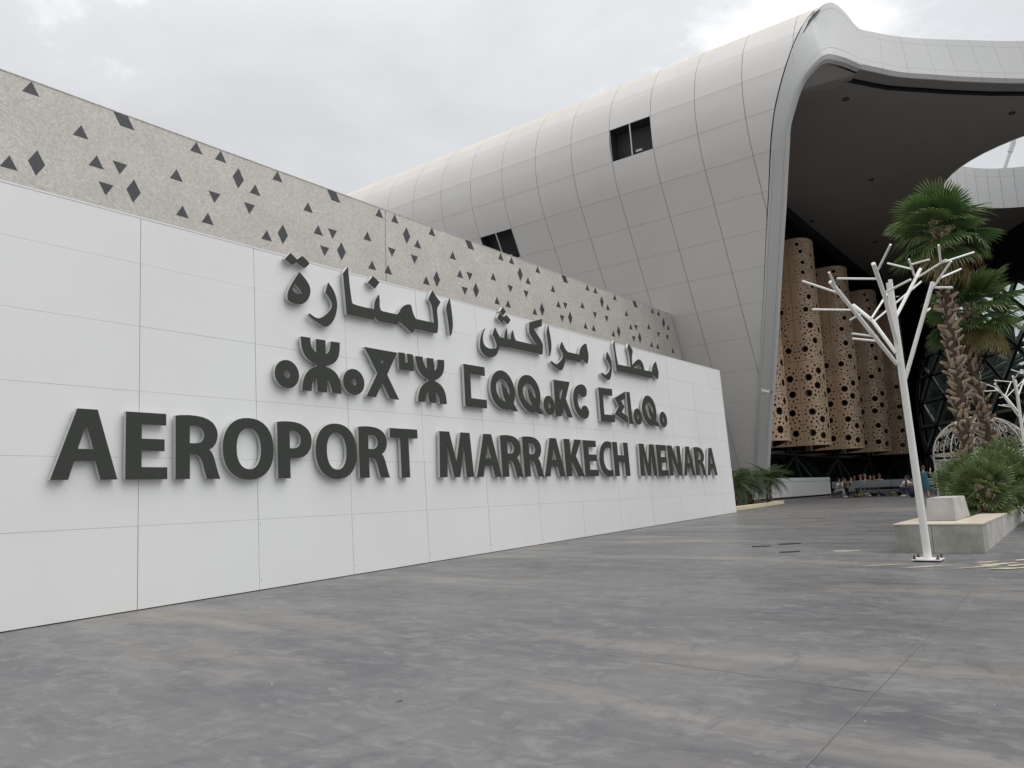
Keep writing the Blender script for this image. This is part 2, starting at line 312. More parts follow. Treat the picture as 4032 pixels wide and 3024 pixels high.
# ------------------------------------------------------------------ letters
GLY = [["two joined dots",[[8.724,6.287],[8.79,6.246],[8.873,6.193],[8.99,6.292],[9.085,6.244],[9.162,6.188],[9.142,6.148],[9.087,6.091],[9.041,6.055],[8.975,6.083],[8.86,6.135],[8.823,6.112],[8.782,6.074],[8.749,6.06],[8.664,6.104],[8.597,6.145]],[]],["teh marbuta",[[8.92,5.951],[8.999,5.894],[9.085,5.817],[9.142,5.74],[9.173,5.645],[9.15,5.539],[9.102,5.442],[9.041,5.38],[8.966,5.332],[8.892,5.314],[8.805,5.307],[8.712,5.315],[8.657,5.347],[8.634,5.405],[8.639,5.467],[8.67,5.559],[8.73,5.67],[8.805,5.785]],[[[8.818,5.712],[8.888,5.652],[8.959,5.578],[9.002,5.536],[8.913,5.513],[8.84,5.511],[8.783,5.538],[8.752,5.581],[8.762,5.633]]]],["reh",[[9.613,5.886],[9.669,5.826],[9.73,5.753],[9.774,5.67],[9.802,5.583],[9.814,5.481],[9.801,5.361],[9.763,5.238],[9.703,5.125],[9.636,5.044],[9.556,4.984],[9.493,4.967],[9.402,4.994],[9.312,5.031],[9.223,5.073],[9.15,5.111],[9.114,5.149],[9.13,5.177],[9.196,5.144],[9.27,5.116],[9.346,5.108],[9.439,5.153],[9.535,5.226],[9.616,5.304],[9.683,5.393],[9.694,5.472],[9.657,5.544],[9.597,5.61],[9.537,5.67],[9.565,5.772]],[]],["joined lam, meem, noon and alef",[[10.131,6.327],[10.134,6.22],[10.149,6.022],[10.165,5.824],[10.203,5.577],[10.244,5.555],[10.497,5.542],[10.803,5.548],[10.811,5.618],[10.831,5.718],[10.88,5.803],[10.957,5.894],[10.966,5.798],[10.956,5.63],[10.983,5.565],[11.036,5.544],[11.452,5.544],[11.522,5.602],[11.597,5.714],[11.698,5.792],[11.798,5.833],[11.887,5.837],[11.914,5.806],[11.928,5.728],[11.961,5.633],[12.024,5.544],[12.053,5.539],[12.347,5.54],[12.621,5.539],[12.605,5.785],[12.587,5.947],[12.544,6.022],[12.486,6.071],[12.532,6.177],[12.627,6.315],[12.674,6.249],[12.763,6.16],[12.88,6.075],[12.801,5.977],[12.736,5.883],[12.746,5.749],[12.757,5.571],[12.741,5.434],[12.711,5.325],[12.671,5.304],[12.359,5.305],[11.967,5.306],[11.932,5.231],[11.9,5.205],[11.843,5.233],[11.703,5.304],[11.574,5.376],[11.496,5.402],[11.46,5.327],[11.409,5.312],[10.905,5.307],[10.846,5.363],[10.808,5.412],[10.772,5.317],[10.737,5.312],[10.057,5.311],[10.033,5.666],[9.999,6.164]],[[[11.705,5.611],[11.802,5.606],[11.797,5.545],[11.75,5.561]]]],["diamond dot",[[10.805,6.27],[10.896,6.223],[10.983,6.167],[10.914,6.08],[10.848,6.011],[10.752,6.055],[10.658,6.101],[10.733,6.189]],[]],["alef",[[13.206,6.239],[13.227,6.107],[13.247,5.956],[13.264,5.774],[13.267,5.606],[13.236,5.463],[13.193,5.35],[13.15,5.314],[13.139,5.358],[13.123,5.553],[13.099,5.777],[13.061,5.977],[13.127,6.104]],[]],["upper dot of sheen",[[15.249,6.372],[15.367,6.271],[15.248,6.158],[15.129,6.247]],[]],["lower dots of sheen",[[15.097,6.188],[15.25,6.114],[15.278,6.121],[15.384,6.189],[15.535,6.088],[15.477,6.002],[15.406,5.949],[15.241,6.035],[15.188,5.981],[15.133,5.961],[14.996,6.053]],[]],["joined kaf and sheen",[[14.476,5.69],[14.406,5.607],[14.358,5.504],[14.341,5.405],[14.361,5.297],[14.439,5.227],[14.56,5.198],[14.686,5.208],[14.814,5.231],[14.891,5.279],[14.891,5.352],[14.851,5.445],[14.797,5.535],[14.747,5.585],[14.801,5.682],[14.868,5.782],[14.917,5.7],[15.042,5.554],[15.225,5.555],[15.241,5.648],[15.286,5.738],[15.363,5.833],[15.363,5.716],[15.349,5.556],[15.499,5.56],[15.51,5.654],[15.548,5.743],[15.617,5.825],[15.632,5.722],[15.67,5.592],[15.721,5.557],[16.699,5.553],[16.605,5.619],[16.473,5.723],[16.347,5.861],[16.349,5.983],[16.377,6.154],[16.986,6.346],[16.941,6.127],[16.569,6.008],[16.552,5.988],[16.671,5.891],[16.83,5.756],[16.919,5.644],[16.928,5.557],[16.876,5.335],[16.831,5.329],[15.584,5.332],[14.989,5.312],[14.952,5.214],[14.862,5.088],[14.765,5.02],[14.636,4.98],[14.487,4.978],[14.344,5.024],[14.256,5.108],[14.224,5.215],[14.237,5.343],[14.296,5.495],[14.384,5.636],[14.444,5.685]],[]],["alef",[[17.276,6.237],[17.288,6.109],[17.325,5.933],[17.349,5.774],[17.341,5.611],[17.297,5.462],[17.229,5.329],[17.21,5.344],[17.205,5.522],[17.192,5.753],[17.169,5.983],[17.213,6.115]],[]],["joined meem and reh",[[17.887,5.827],[17.973,5.714],[18.055,5.614],[18.162,5.563],[18.766,5.564],[18.798,5.653],[18.849,5.754],[18.971,5.865],[19.142,5.946],[19.211,5.936],[19.238,5.786],[19.285,5.599],[19.236,5.459],[19.169,5.337],[18.998,5.402],[18.834,5.459],[18.785,5.368],[18.746,5.335],[18.013,5.342],[17.945,5.215],[17.86,5.078],[17.767,4.992],[17.685,4.973],[17.519,5.023],[17.343,5.093],[17.245,5.162],[17.292,5.208],[17.412,5.145],[17.535,5.132],[17.673,5.211],[17.815,5.309],[17.901,5.411],[17.892,5.501],[17.808,5.582],[17.764,5.649],[17.817,5.748]],[[[18.989,5.725],[19.053,5.729],[19.1,5.634],[19.014,5.661]]]],["reh",[[20.406,5.861],[20.525,5.731],[20.613,5.581],[20.614,5.421],[20.567,5.236],[20.478,5.068],[20.404,4.981],[20.324,4.964],[20.16,4.997],[19.983,5.057],[19.922,5.129],[19.965,5.163],[20.07,5.125],[20.18,5.107],[20.324,5.171],[20.484,5.307],[20.523,5.411],[20.463,5.504],[20.364,5.592],[20.299,5.654],[20.336,5.748]],[]],["joined meem, tah and alef",[[20.925,6.295],[20.929,6.107],[20.95,5.804],[21.016,5.527],[21.838,5.536],[21.843,5.704],[21.831,5.912],[21.814,6.036],[21.745,6.153],[21.849,6.314],[21.938,6.231],[22.084,6.112],[22.035,5.979],[21.983,5.93],[21.96,5.717],[21.938,5.61],[22.109,5.714],[22.328,5.834],[22.489,5.875],[22.631,5.817],[22.739,5.7],[22.77,5.532],[23.316,5.536],[23.353,5.66],[23.469,5.804],[23.635,5.916],[23.701,5.897],[23.751,5.703],[23.808,5.576],[23.756,5.416],[23.685,5.31],[23.513,5.381],[23.35,5.441],[23.294,5.337],[23.241,5.306],[20.893,5.3],[20.87,5.591],[20.856,5.934],[20.831,6.175]],[[[22.029,5.536],[22.293,5.667],[22.448,5.678],[22.526,5.634],[22.571,5.536]],[[23.503,5.709],[23.588,5.712],[23.614,5.618],[23.529,5.657]]]],["ring letter",[[8.847,3.94],[8.842,3.991],[8.827,4.04],[8.803,4.086],[8.77,4.125],[8.731,4.158],[8.685,4.182],[8.636,4.197],[8.585,4.202],[8.534,4.197],[8.485,4.182],[8.439,4.158],[8.4,4.125],[8.367,4.086],[8.343,4.04],[8.328,3.991],[8.323,3.94],[8.328,3.889],[8.343,3.84],[8.367,3.794],[8.4,3.755],[8.439,3.722],[8.485,3.698],[8.534,3.683],[8.585,3.678],[8.636,3.683],[8.685,3.698],[8.731,3.722],[8.77,3.755],[8.803,3.794],[8.827,3.84],[8.842,3.889]],[[[8.653,3.94],[8.646,3.973],[8.627,3.999],[8.6,4.013],[8.57,4.013],[8.543,3.999],[8.524,3.973],[8.517,3.94],[8.524,3.907],[8.543,3.881],[8.57,3.867],[8.6,3.867],[8.627,3.881],[8.646,3.907]]]],["yaz",[[8.916,4.695],[9.131,4.698],[9.131,4.574],[9.172,4.481],[9.271,4.419],[9.267,4.543],[9.27,4.695],[9.486,4.697],[9.49,4.572],[9.487,4.427],[9.55,4.454],[9.608,4.55],[9.625,4.695],[9.843,4.7],[9.832,4.515],[9.789,4.382],[9.698,4.276],[9.586,4.22],[9.485,4.196],[9.484,4.168],[9.614,4.148],[9.736,4.072],[9.81,3.954],[9.836,3.83],[9.84,3.677],[9.625,3.675],[9.607,3.797],[9.558,3.905],[9.495,3.951],[9.484,3.675],[9.269,3.675],[9.272,3.951],[9.204,3.919],[9.149,3.841],[9.131,3.755],[9.128,3.672],[8.918,3.67],[8.93,3.796],[8.978,3.945],[9.069,4.064],[9.174,4.13],[9.265,4.159],[9.274,4.203],[9.177,4.217],[9.048,4.293],[8.964,4.393],[8.925,4.522]],[]],["ring letter",[[10.442,3.945],[10.437,3.996],[10.421,4.045],[10.396,4.091],[10.363,4.13],[10.322,4.163],[10.275,4.187],[10.225,4.202],[10.172,4.207],[10.119,4.202],[10.069,4.187],[10.022,4.163],[9.981,4.13],[9.948,4.091],[9.923,4.045],[9.907,3.996],[9.902,3.945],[9.907,3.894],[9.923,3.845],[9.948,3.799],[9.981,3.76],[10.022,3.727],[10.069,3.703],[10.119,3.688],[10.172,3.683],[10.225,3.688],[10.275,3.703],[10.322,3.727],[10.363,3.76],[10.396,3.799],[10.421,3.845],[10.437,3.894]],[[[10.24,3.945],[10.233,3.978],[10.214,4.004],[10.187,4.018],[10.157,4.018],[10.13,4.004],[10.111,3.978],[10.104,3.945],[10.111,3.912],[10.13,3.886],[10.157,3.872],[10.187,3.872],[10.214,3.886],[10.233,3.912]]]],["crossed letter with triangular eye",[[10.495,4.699],[11.402,4.693],[11.079,4.185],[11.394,3.678],[11.138,3.686],[10.943,4.01],[10.74,3.681],[10.491,3.684],[10.818,4.191]],[[[10.875,4.506],[11.027,4.51],[10.948,4.386]]]],["small u shaped letter",[[11.453,4.71],[11.629,4.715],[11.634,4.509],[11.715,4.508],[11.71,4.711],[11.88,4.711],[11.881,4.344],[11.453,4.337]],[]],["yaz",[[11.967,4.693],[12.184,4.698],[12.183,4.598],[12.226,4.502],[12.321,4.427],[12.312,4.57],[12.315,4.693],[12.531,4.697],[12.531,4.566],[12.543,4.429],[12.601,4.457],[12.651,4.55],[12.677,4.697],[12.882,4.705],[12.878,4.561],[12.841,4.424],[12.746,4.312],[12.635,4.242],[12.539,4.211],[12.537,4.178],[12.68,4.145],[12.798,4.054],[12.862,3.928],[12.884,3.813],[12.886,3.69],[12.672,3.685],[12.662,3.811],[12.617,3.893],[12.535,3.951],[12.532,3.815],[12.534,3.689],[12.323,3.688],[12.313,3.812],[12.314,3.954],[12.251,3.92],[12.205,3.846],[12.189,3.774],[12.178,3.686],[11.975,3.69],[11.991,3.828],[12.056,3.974],[12.153,4.082],[12.268,4.142],[12.33,4.162],[12.334,4.213],[12.216,4.244],[12.101,4.318],[12.02,4.423],[11.977,4.56]],[]],["square bracket letter",[[13.563,4.698],[14.334,4.699],[14.327,4.486],[13.779,4.481],[13.76,3.896],[14.334,3.893],[14.324,3.687],[13.541,3.684]],[]],["round letter with slanted tail",[[14.971,4.7],[15.123,4.68],[15.284,4.607],[15.401,4.48],[15.475,4.323],[15.499,4.145],[15.462,3.995],[15.409,3.885],[15.577,3.693],[15.327,3.691],[15.211,3.726],[15.074,3.701],[14.922,3.715],[14.753,3.783],[14.616,3.899],[14.534,4.05],[14.516,4.221],[14.56,4.399],[14.651,4.55],[14.8,4.654]],[[[14.959,4.485],[15.11,4.452],[15.228,4.349],[15.29,4.209],[15.273,4.074],[14.984,4.367],[14.982,4.126],[15.085,3.91],[15.033,3.901],[14.897,3.944],[14.783,4.054],[14.729,4.192],[14.738,4.32],[14.826,4.432]]]],["round letter with slanted tail",[[16.082,4.692],[16.249,4.68],[16.409,4.594],[16.537,4.469],[16.614,4.287],[16.617,4.1],[16.583,3.961],[16.534,3.873],[16.691,3.688],[16.473,3.686],[16.351,3.734],[16.204,3.691],[16.039,3.714],[15.883,3.795],[15.737,3.933],[15.648,4.091],[15.622,4.253],[15.664,4.439],[15.777,4.582],[15.925,4.664]],[[[16.081,4.469],[16.218,4.44],[16.333,4.349],[16.402,4.219],[16.39,4.065],[16.08,4.352],[16.088,4.093],[16.217,3.901],[16.145,3.888],[16.012,3.937],[15.889,4.06],[15.834,4.205],[15.851,4.34],[15.951,4.432]]]],["ring letter",[[17.259,3.951],[17.254,4.002],[17.239,4.051],[17.216,4.097],[17.183,4.136],[17.144,4.169],[17.1,4.193],[17.051,4.208],[17.001,4.213],[16.951,4.208],[16.902,4.193],[16.858,4.169],[16.819,4.136],[16.786,4.097],[16.763,4.051],[16.748,4.002],[16.743,3.951],[16.748,3.9],[16.763,3.851],[16.786,3.805],[16.819,3.766],[16.858,3.733],[16.902,3.709],[16.951,3.694],[17.001,3.689],[17.051,3.694],[17.1,3.709],[17.144,3.733],[17.183,3.766],[17.216,3.805],[17.239,3.851],[17.254,3.9]],[[[17.071,3.951],[17.064,3.986],[17.045,4.014],[17.017,4.029],[16.985,4.029],[16.957,4.014],[16.938,3.986],[16.931,3.951],[16.938,3.916],[16.957,3.888],[16.985,3.873],[17.017,3.873],[17.045,3.888],[17.064,3.916]]]],["forked letter with triangular eye",[[17.314,4.685],[18.107,4.689],[17.836,4.193],[18.118,3.679],[17.838,3.686],[17.721,3.962],[17.537,3.681],[17.274,3.679]],[[[17.522,4.474],[17.759,4.479],[17.545,4.109]]]],["crescent letter with curled ends",[[18.69,4.685],[18.843,4.68],[18.968,4.598],[18.994,4.507],[18.947,4.372],[18.833,4.313],[18.714,4.316],[18.589,4.38],[18.535,4.422],[18.487,4.372],[18.449,4.24],[18.458,4.095],[18.508,3.989],[18.598,3.922],[18.646,4.007],[18.74,4.063],[18.845,4.076],[18.957,4.019],[19.015,3.893],[18.965,3.76],[18.849,3.689],[18.71,3.676],[18.515,3.725],[18.366,3.834],[18.259,3.99],[18.231,4.187],[18.254,4.371],[18.345,4.525],[18.495,4.63]],[[[18.782,4.516],[18.833,4.515],[18.836,4.471],[18.784,4.466]],[[18.798,3.898],[18.849,3.892],[18.848,3.845],[18.8,3.846]]]],["square bracket letter",[[19.676,4.68],[20.473,4.695],[20.456,4.483],[19.888,4.472],[19.873,3.88],[20.496,3.884],[20.464,3.672],[19.657,3.658]],[]],["zigzag letter",[[21.273,4.684],[21.265,4.477],[20.969,4.364],[21.156,4.197],[20.948,4.014],[21.298,3.896],[21.274,3.678],[20.515,3.944],[20.827,4.185],[20.609,4.436]],[]],["upright bar letter",[[21.384,4.689],[21.582,4.689],[21.593,3.674],[21.376,3.675]],[]],["ring letter",[[22.249,3.935],[22.244,3.987],[22.229,4.036],[22.204,4.082],[22.171,4.122],[22.131,4.155],[22.085,4.179],[22.036,4.194],[21.984,4.2],[21.932,4.194],[21.883,4.179],[21.837,4.155],[21.797,4.122],[21.764,4.082],[21.739,4.036],[21.724,3.987],[21.719,3.935],[21.724,3.883],[21.739,3.834],[21.764,3.788],[21.797,3.748],[21.837,3.715],[21.883,3.691],[21.932,3.676],[21.984,3.671],[22.036,3.676],[22.085,3.691],[22.131,3.715],[22.171,3.748],[22.204,3.788],[22.229,3.834],[22.244,3.883]],[[[22.054,3.935],[22.047,3.97],[22.028,3.998],[22.0,4.013],[21.968,4.013],[21.94,3.998],[21.921,3.97],[21.914,3.935],[21.921,3.9],[21.94,3.872],[21.968,3.857],[22.0,3.857],[22.028,3.872],[22.047,3.9]]]],["round letter with slanted tail",[[22.778,4.689],[22.983,4.663],[23.165,4.56],[23.284,4.375],[23.328,4.163],[23.288,3.99],[23.229,3.869],[23.437,3.688],[23.195,3.683],[23.09,3.724],[22.898,3.677],[22.681,3.704],[22.49,3.84],[22.354,4.019],[22.316,4.204],[22.37,4.395],[22.491,4.551],[22.646,4.658]],[[[22.762,4.476],[22.935,4.446],[23.065,4.317],[23.109,4.171],[23.087,4.074],[22.779,4.351],[22.775,4.129],[22.925,3.895],[22.813,3.899],[22.652,3.974],[22.55,4.115],[22.547,4.261],[22.635,4.404]]]],["ring letter",[[24.055,3.938],[24.049,3.99],[24.034,4.04],[24.009,4.086],[23.975,4.126],[23.933,4.159],[23.886,4.184],[23.835,4.199],[23.782,4.204],[23.729,4.199],[23.678,4.184],[23.631,4.159],[23.589,4.126],[23.555,4.086],[23.53,4.04],[23.515,3.99],[23.509,3.938],[23.515,3.886],[23.53,3.836],[23.555,3.79],[23.589,3.75],[23.631,3.717],[23.678,3.692],[23.729,3.677],[23.782,3.672],[23.835,3.677],[23.886,3.692],[23.933,3.717],[23.975,3.75],[24.009,3.79],[24.034,3.836],[24.049,3.886]],[[[23.852,3.938],[23.845,3.973],[23.826,4.001],[23.798,4.016],[23.766,4.016],[23.738,4.001],[23.719,3.973],[23.712,3.938],[23.719,3.903],[23.738,3.875],[23.766,3.86],[23.798,3.86],[23.826,3.875],[23.845,3.903]]]]]
NAR = 13
def catmull(p, sub=0): return p
def letter(label, outer, holes, cat_label):
    """outline in wall x/z; a pale return and a dark face"""
    D0, D1 = .038, .108; FT = .012
    loops = [outer]+holes
    allp = []; edges = []; fc = []
    for lp in loops:
        n0 = len(allp); allp += [Vector((p[0], p[1])) for p in lp]
        edges += [(n0+i, n0+(i+1) % len(lp)) for i in range(len(lp))]
    res = delaunay_2d_cdt(allp, edges, [], 0, 1e-5)
    V2, _, F2 = res[0], res[1], res[2]
    def inside(pt, lp):
        c = False; n = len(lp)
        for i in range(n):
            (x1, y1), (x2, y2) = lp[i], lp[(i+1) % n]
            if (y1 > pt[1]) != (y2 > pt[1]) and pt[0] < (x2-x1)*(pt[1]-y1)/(y2-y1)+x1: c = not c
        return c
    keep = []
    for f in F2:
        cx = sum(V2[i].x for i in f)/len(f); cz = sum(V2[i].y for i in f)/len(f)
        if inside((cx, cz), outer) and not any(inside((cx, cz), h) for h in holes): keep.append(f)
    x0 = min(p[0] for p in outer); z0 = min(p[1] for p in outer)
    # return: side walls + back
    mb = MB()
    for lp in loops:
        for i in range(len(lp)):
            a, c = lp[i], lp[(i+1) % len(lp)]
            mb.quad(wallpt(a[0], a[1], D0), wallpt(c[0], c[1], D0), wallpt(c[0], c[1], D1), wallpt(a[0], a[1], D1))
    nb = len(mb.V); mb.V += [wallpt(v.x, v.y, D0) for v in V2]
    for f in keep: mb.F.append(tuple(nb+i for i in f)); mb.I.append(0)
    o = mb.obj('letter', m_ret, wall); o['label'] = label
    fb = MB(); fb.V = [wallpt(v.x, v.y, D1+FT) for v in V2]
    for f in keep: fb.F.append(tuple(reversed(f))); fb.I.append(0)
    for lp in loops:
        for i in range(len(lp)):
            a, c = lp[i], lp[(i+1) % len(lp)]
            fb.quad(wallpt(a[0], a[1], D1), wallpt(c[0], c[1], D1), wallpt(c[0], c[1], D1+FT), wallpt(a[0], a[1], D1+FT))
    fb.obj('letter_face', m_face, o)
    # stand-off pins to the wall
    pb = MB(); pts = outer[::max(1, len(outer)//5)]
    cx = sum(p[0] for p in outer)/len(outer); cz = sum(p[1] for p in outer)/len(outer)
    for p in pts:
        q = (p[0]*.9+cx*.1, p[1]*.9+cz*.1)
        if any(inside(q, h) for h in holes) or not inside(q, outer): continue
        pb.bar(wallpt(q[0], q[1], -.005), wallpt(q[0], q[1], D0), .02)
    if pb.V: pb.obj('pin', m_ret, o)
def curve(lp, it=1):
    """round the flatter corners of a traced outline (sharp ones stay)"""
    for _ in range(it):
        q = []; n = len(lp)
        for i in range(n):
            a, b_, c = Vector(lp[i-1]), Vector(lp[i]), Vector(lp[(i+1) % n])
            d1 = (b_-a); d2 = (c-b_)
            ang = d1.angle(d2, 0)
            if .06 < ang < .75 and d1.length < .4 and d2.length < .4:
                q.append(tuple(b_-d1*.25)); q.append(tuple(b_+d2*.25))
            else: q.append(tuple(b_))
        lp = q
    return lp
for k, (lab, outer, holes) in enumerate(GLY):
    ring = lab == 'ring letter'
    o_ = outer if ring else curve(outer, 2); h_ = holes if ring else [curve(h, 2) for h in holes]
    letter(('Arabic ' if k < NAR else 'Tifinagh ')+lab, o_, h_, '')
def sup(cx, cy, rx, ry, n, p=2.25, rev=False):
    o = []
    for i in range(n):
        t = 2*PI*i/n; c, s = math.cos(t), math.sin(t)
        o.append((cx+rx*math.copysign(abs(c)**(2/p), c), cy+ry*math.copysign(abs(s)**(2/p), s)))
    return o
def arcp(pts): return pts
LAT = {
 'A': ([(0,0),(.367,1),(.675,1),(1,0),(.74,0),(.66,.26),(.335,.26),(.255,0)], [[(.51,.80),(.385,.43),(.625,.43)]]),
 'E': ([(0,0),(0,1),(.97,1),(.97,.82),(.37,.82),(.37,.605),(.93,.605),(.93,.425),(.37,.425),(.37,.18),(1,.18),(1,0)], []),
 'R': ([(0,0),(0,.985),(.12,.998),(.3,1.005),(.45,1.0),(.6,.985),(.72,.955),(.82,.91),(.89,.85),(.935,.775),(.945,.70),(.93,.63),(.89,.56),(.83,.505),(.745,.465),(.79,.435),(.83,.385),(.865,.32),(.905,.21),(.95,.095),(1,0),(.70,0),(.665,.07),(.635,.15),(.60,.25),(.57,.31),(.53,.355),(.48,.38),(.40,.388),(.305,.39),(.305,0)],
        [[(.305,.56),(.305,.83),(.38,.84),(.46,.838),(.54,.82),(.60,.785),(.635,.74),(.64,.69),(.62,.635),(.57,.59),(.50,.567),(.42,.56)]]),
 'P': ([(0,0),(0,.985),(.14,.998),(.32,1.005),(.5,.998),(.66,.975),(.79,.93),(.90,.865),(.965,.785),(.99,.69),(.975,.60),(.93,.515),(.85,.44),(.74,.385),(.62,.36),(.5,.35),(.42,.35),(.34,.358),(.34,0)],
        [[(.34,.53),(.34,.83),(.42,.84),(.52,.835),(.6,.81),(.65,.765),(.672,.71),(.668,.655),(.64,.60),(.58,.555),(.51,.535),(.42,.525)]]),
 'T': ([(.355,0),(.355,.81),(0,.81),(0,1),(1,1),(1,.81),(.65,.81),(.65,0)], []),
 'M': ([(0,0),(.06,1),(.33,1),(.41,.68),(.50,.33),(.59,.68),(.67,1),(.94,1),(1,0),(.785,0),(.765,.38),(.752,.76),(.67,.38),(.58,0),(.415,0),(.33,.38),(.245,.76),(.232,.38),(.208,0)], []),
 'K': ([(0,0),(0,1),(.31,1),(.31,.56),(.325,.56),(.40,.70),(.58,1),(.95,1),(.585,.55),(1,0),(.64,0),(.37,.42),(.31,.34),(.31,0)], []),
 'C': ([(.985,.97),(.86,1.0),(.72,1.012),(.56,1.0),(.40,.96),(.26,.895),(.14,.80),(.05,.67),(0,.49),(.03,.32),(.11,.18),(.24,.075),(.41,.005),(.60,-.015),(.76,-.012),(.88,.005),(.965,.03),(.93,.205),(.83,.178),(.72,.165),(.60,.175),(.48,.215),(.38,.29),(.325,.39),(.31,.49),(.33,.61),(.39,.71),(.48,.78),(.60,.825),(.72,.832),(.83,.815),(.93,.785)], []),
 'H': ([(0,0),(0,1),(.29,1),(.29,.615),(.71,.615),(.71,1),(1,1),(1,0),(.71,0),(.71,.425),(.29,.425),(.29,0)], []),
 'N': ([(0,0),(0,1),(.34,1),(.60,.58),(.745,.31),(.725,.60),(.72,1),(1,1),(1,0),(.68,0),(.40,.45),(.25,.72),(.275,.45),(.28,0)], []),
 'O': (sup(.5,.5,.5,.518,36), [sup(.5,.5,.245,.345,28)]),
}
ZB, ZC = 2.045, 1.02
POS = [('A',4.63,5.545),('E',5.665,6.31),('R',6.45,7.22),('O',7.275,8.26),('P',8.35,9.10),('O',9.185,10.17),('R',10.24,11.03),('T',11.09,11.885),
 ('M',12.53,13.68),('A',13.79,14.71),('R',14.76,15.60),('R',15.66,16.50),('A',16.54,17.50),('K',17.56,18.48),('E',18.53,19.24),('C',19.36,20.12),('H',20.19,21.11),
 ('M',21.79,22.92),('E',23.03,23.75),('N',23.84,24.82),('A',24.95,25.87),('R',25.95,26.84),('A',26.96,27.86)]
for ch, x0, x1 in POS:
    o_, hs = LAT[ch]
    f = lambda P: [(x0+(x1-x0)*p[0], ZB+ZC*p[1]) for p in P]
    letter('Latin letter '+ch, f(o_), [f(h) for h in hs], '')

# ------------------------------------------------------------------ mosaic wall behind
YM, ZM = 21.15, 12.82
mw = tag(empty('mosaic_wall', (0, YM, 0)), 'tall beige mosaic wall with scattered dark triangles behind the sign wall', 'wall')
def mos_end(z): return 51.9-.52*z+.0
for xa, xb in ((-30, 20.14), (20.17, None)):
    mb = MB(); x1lo = xb if xb else mos_end(0); x1hi = xb if xb else mos_end(ZM)
    mb.hexa([(xa,0,0),(x1lo,0,0),(x1lo,.6,0),(xa,.6,0)], [(xa,0,ZM),(x1hi,0,ZM),(x1hi,.6,ZM),(xa,.6,ZM)])
    mb.obj('mosaic_face', m_mosaic, mw)
mb = MB(); mb.box(20.135, 20.175, .03, .5, 0, ZM-.03); mb.obj('joint', m_gap, mw)
mb = MB(); mb.box(-30, mos_end(ZM)-.05, -.012, .62, ZM+.002, ZM+.03); mb.obj('coping', m_mosaic, mw)
TW, TH = .41, .35
def tri(kind, x, ztop):
    d = -.004; mb = MB()
    if kind == 'U': P = [(x-TW/2, ztop-TH), (x+TW/2, ztop-TH), (x, ztop)]
    elif kind == 'D': P = [(x, ztop-TH), (x+TW/2, ztop), (x-TW/2, ztop)]
    elif kind == 'X': P = [(x, ztop-2*TH), (x+TW/2, ztop-TH), (x, ztop), (x-TW/2, ztop-TH)]
    else: P = [(x, ztop), (x+TW, ztop), (x+TW*1.5, ztop-TH), (x+TW/2, ztop-TH)][::-1]
    n = len(P); mb.V = [(p[0], d, p[1]) for p in P]+[(p[0], .01, p[1]) for p in P]
    mb.F = [tuple(range(n))]+[(i, n+i, n+(i+1) % n, (i+1) % n) for i in range(n)]; mb.I = [0]*(n+1)
    mb.obj({'U': 'dark_triangle', 'D': 'dark_triangle', 'X': 'dark_diamond', 'P': 'dark_rhombus'}[kind], m_darkmos, mw)
MOD = [('U',7.565,12.81),('P',9.68,12.81),('U',12.22,12.80),('U',13.05,12.80),('U',8.84,12.075),('X',13.69,12.43),('U',14.32,12.07),('U',11.60,11.71),
 ('U',9.28,11.35),('D',9.92,11.35),('D',12.86,11.35),('D',14.11,11.34),('U',14.78,10.62),('X',7.79,10.98),('D',9.56,10.62),('X',10.33,10.98),('U',11.82,10.62),('U',12.65,10.62)]
for k in range(-2, 5):
    for kind, x, z in MOD:
        xx = x+7.62*k; 
        if -6 < xx < mos_end(z)-.35: tri(kind, xx, z)
for k in range(-1, 5):
    for kind, x, z in MOD[::2]:
        xx = x+7.62*k+3.1; zz = z-3.3
        if -6 < xx < mos_end(zz)-.35: tri(kind, xx, zz)

# ------------------------------------------------------------------ terminal shell
PR = [[51.7,0.6],[41.55,20.1],[41.2,20.85],[40.95,21.65],[40.75,22.5],[40.66,23.3],[40.7,24.2],[40.85,25.0],[41.1,25.8],[41.45,26.5],[42.15,27.5],[42.8,28.15],[44.2,28.95],[46.5,29.6],[50,30.1],[58,30.4],[75,30.4]]
PR = [(51.98, .6)]+[tuple(p) for p in PR[1:]]
# arclength table
SA = [0]
for a, c in zip(PR, PR[1:]): SA.append(SA[-1]+math.dist(a, c))
def prof(s):
    for i in range(len(SA)-1):
        if s <= SA[i+1] or i == len(SA)-2:
            t = (s-SA[i])/(SA[i+1]-SA[i]); return PR[i][0]+(PR[i+1][0]-PR[i][0])*t, PR[i][1]+(PR[i+1][1]-PR[i][1])*t
def prof_n(s):     # outward normal (towards -x / up)
    a = prof(max(0, s-.4)); c = prof(s+.4); dx, dz = c[0]-a[0], c[1]-a[1]; l = math.hypot(dx, dz); return (-dz/l, dx/l)
def shell_pt(s, y, off=0):
    x, z = prof(s); n = prof_n(s); return (x+n[0]*off, y, z+n[1]*off)
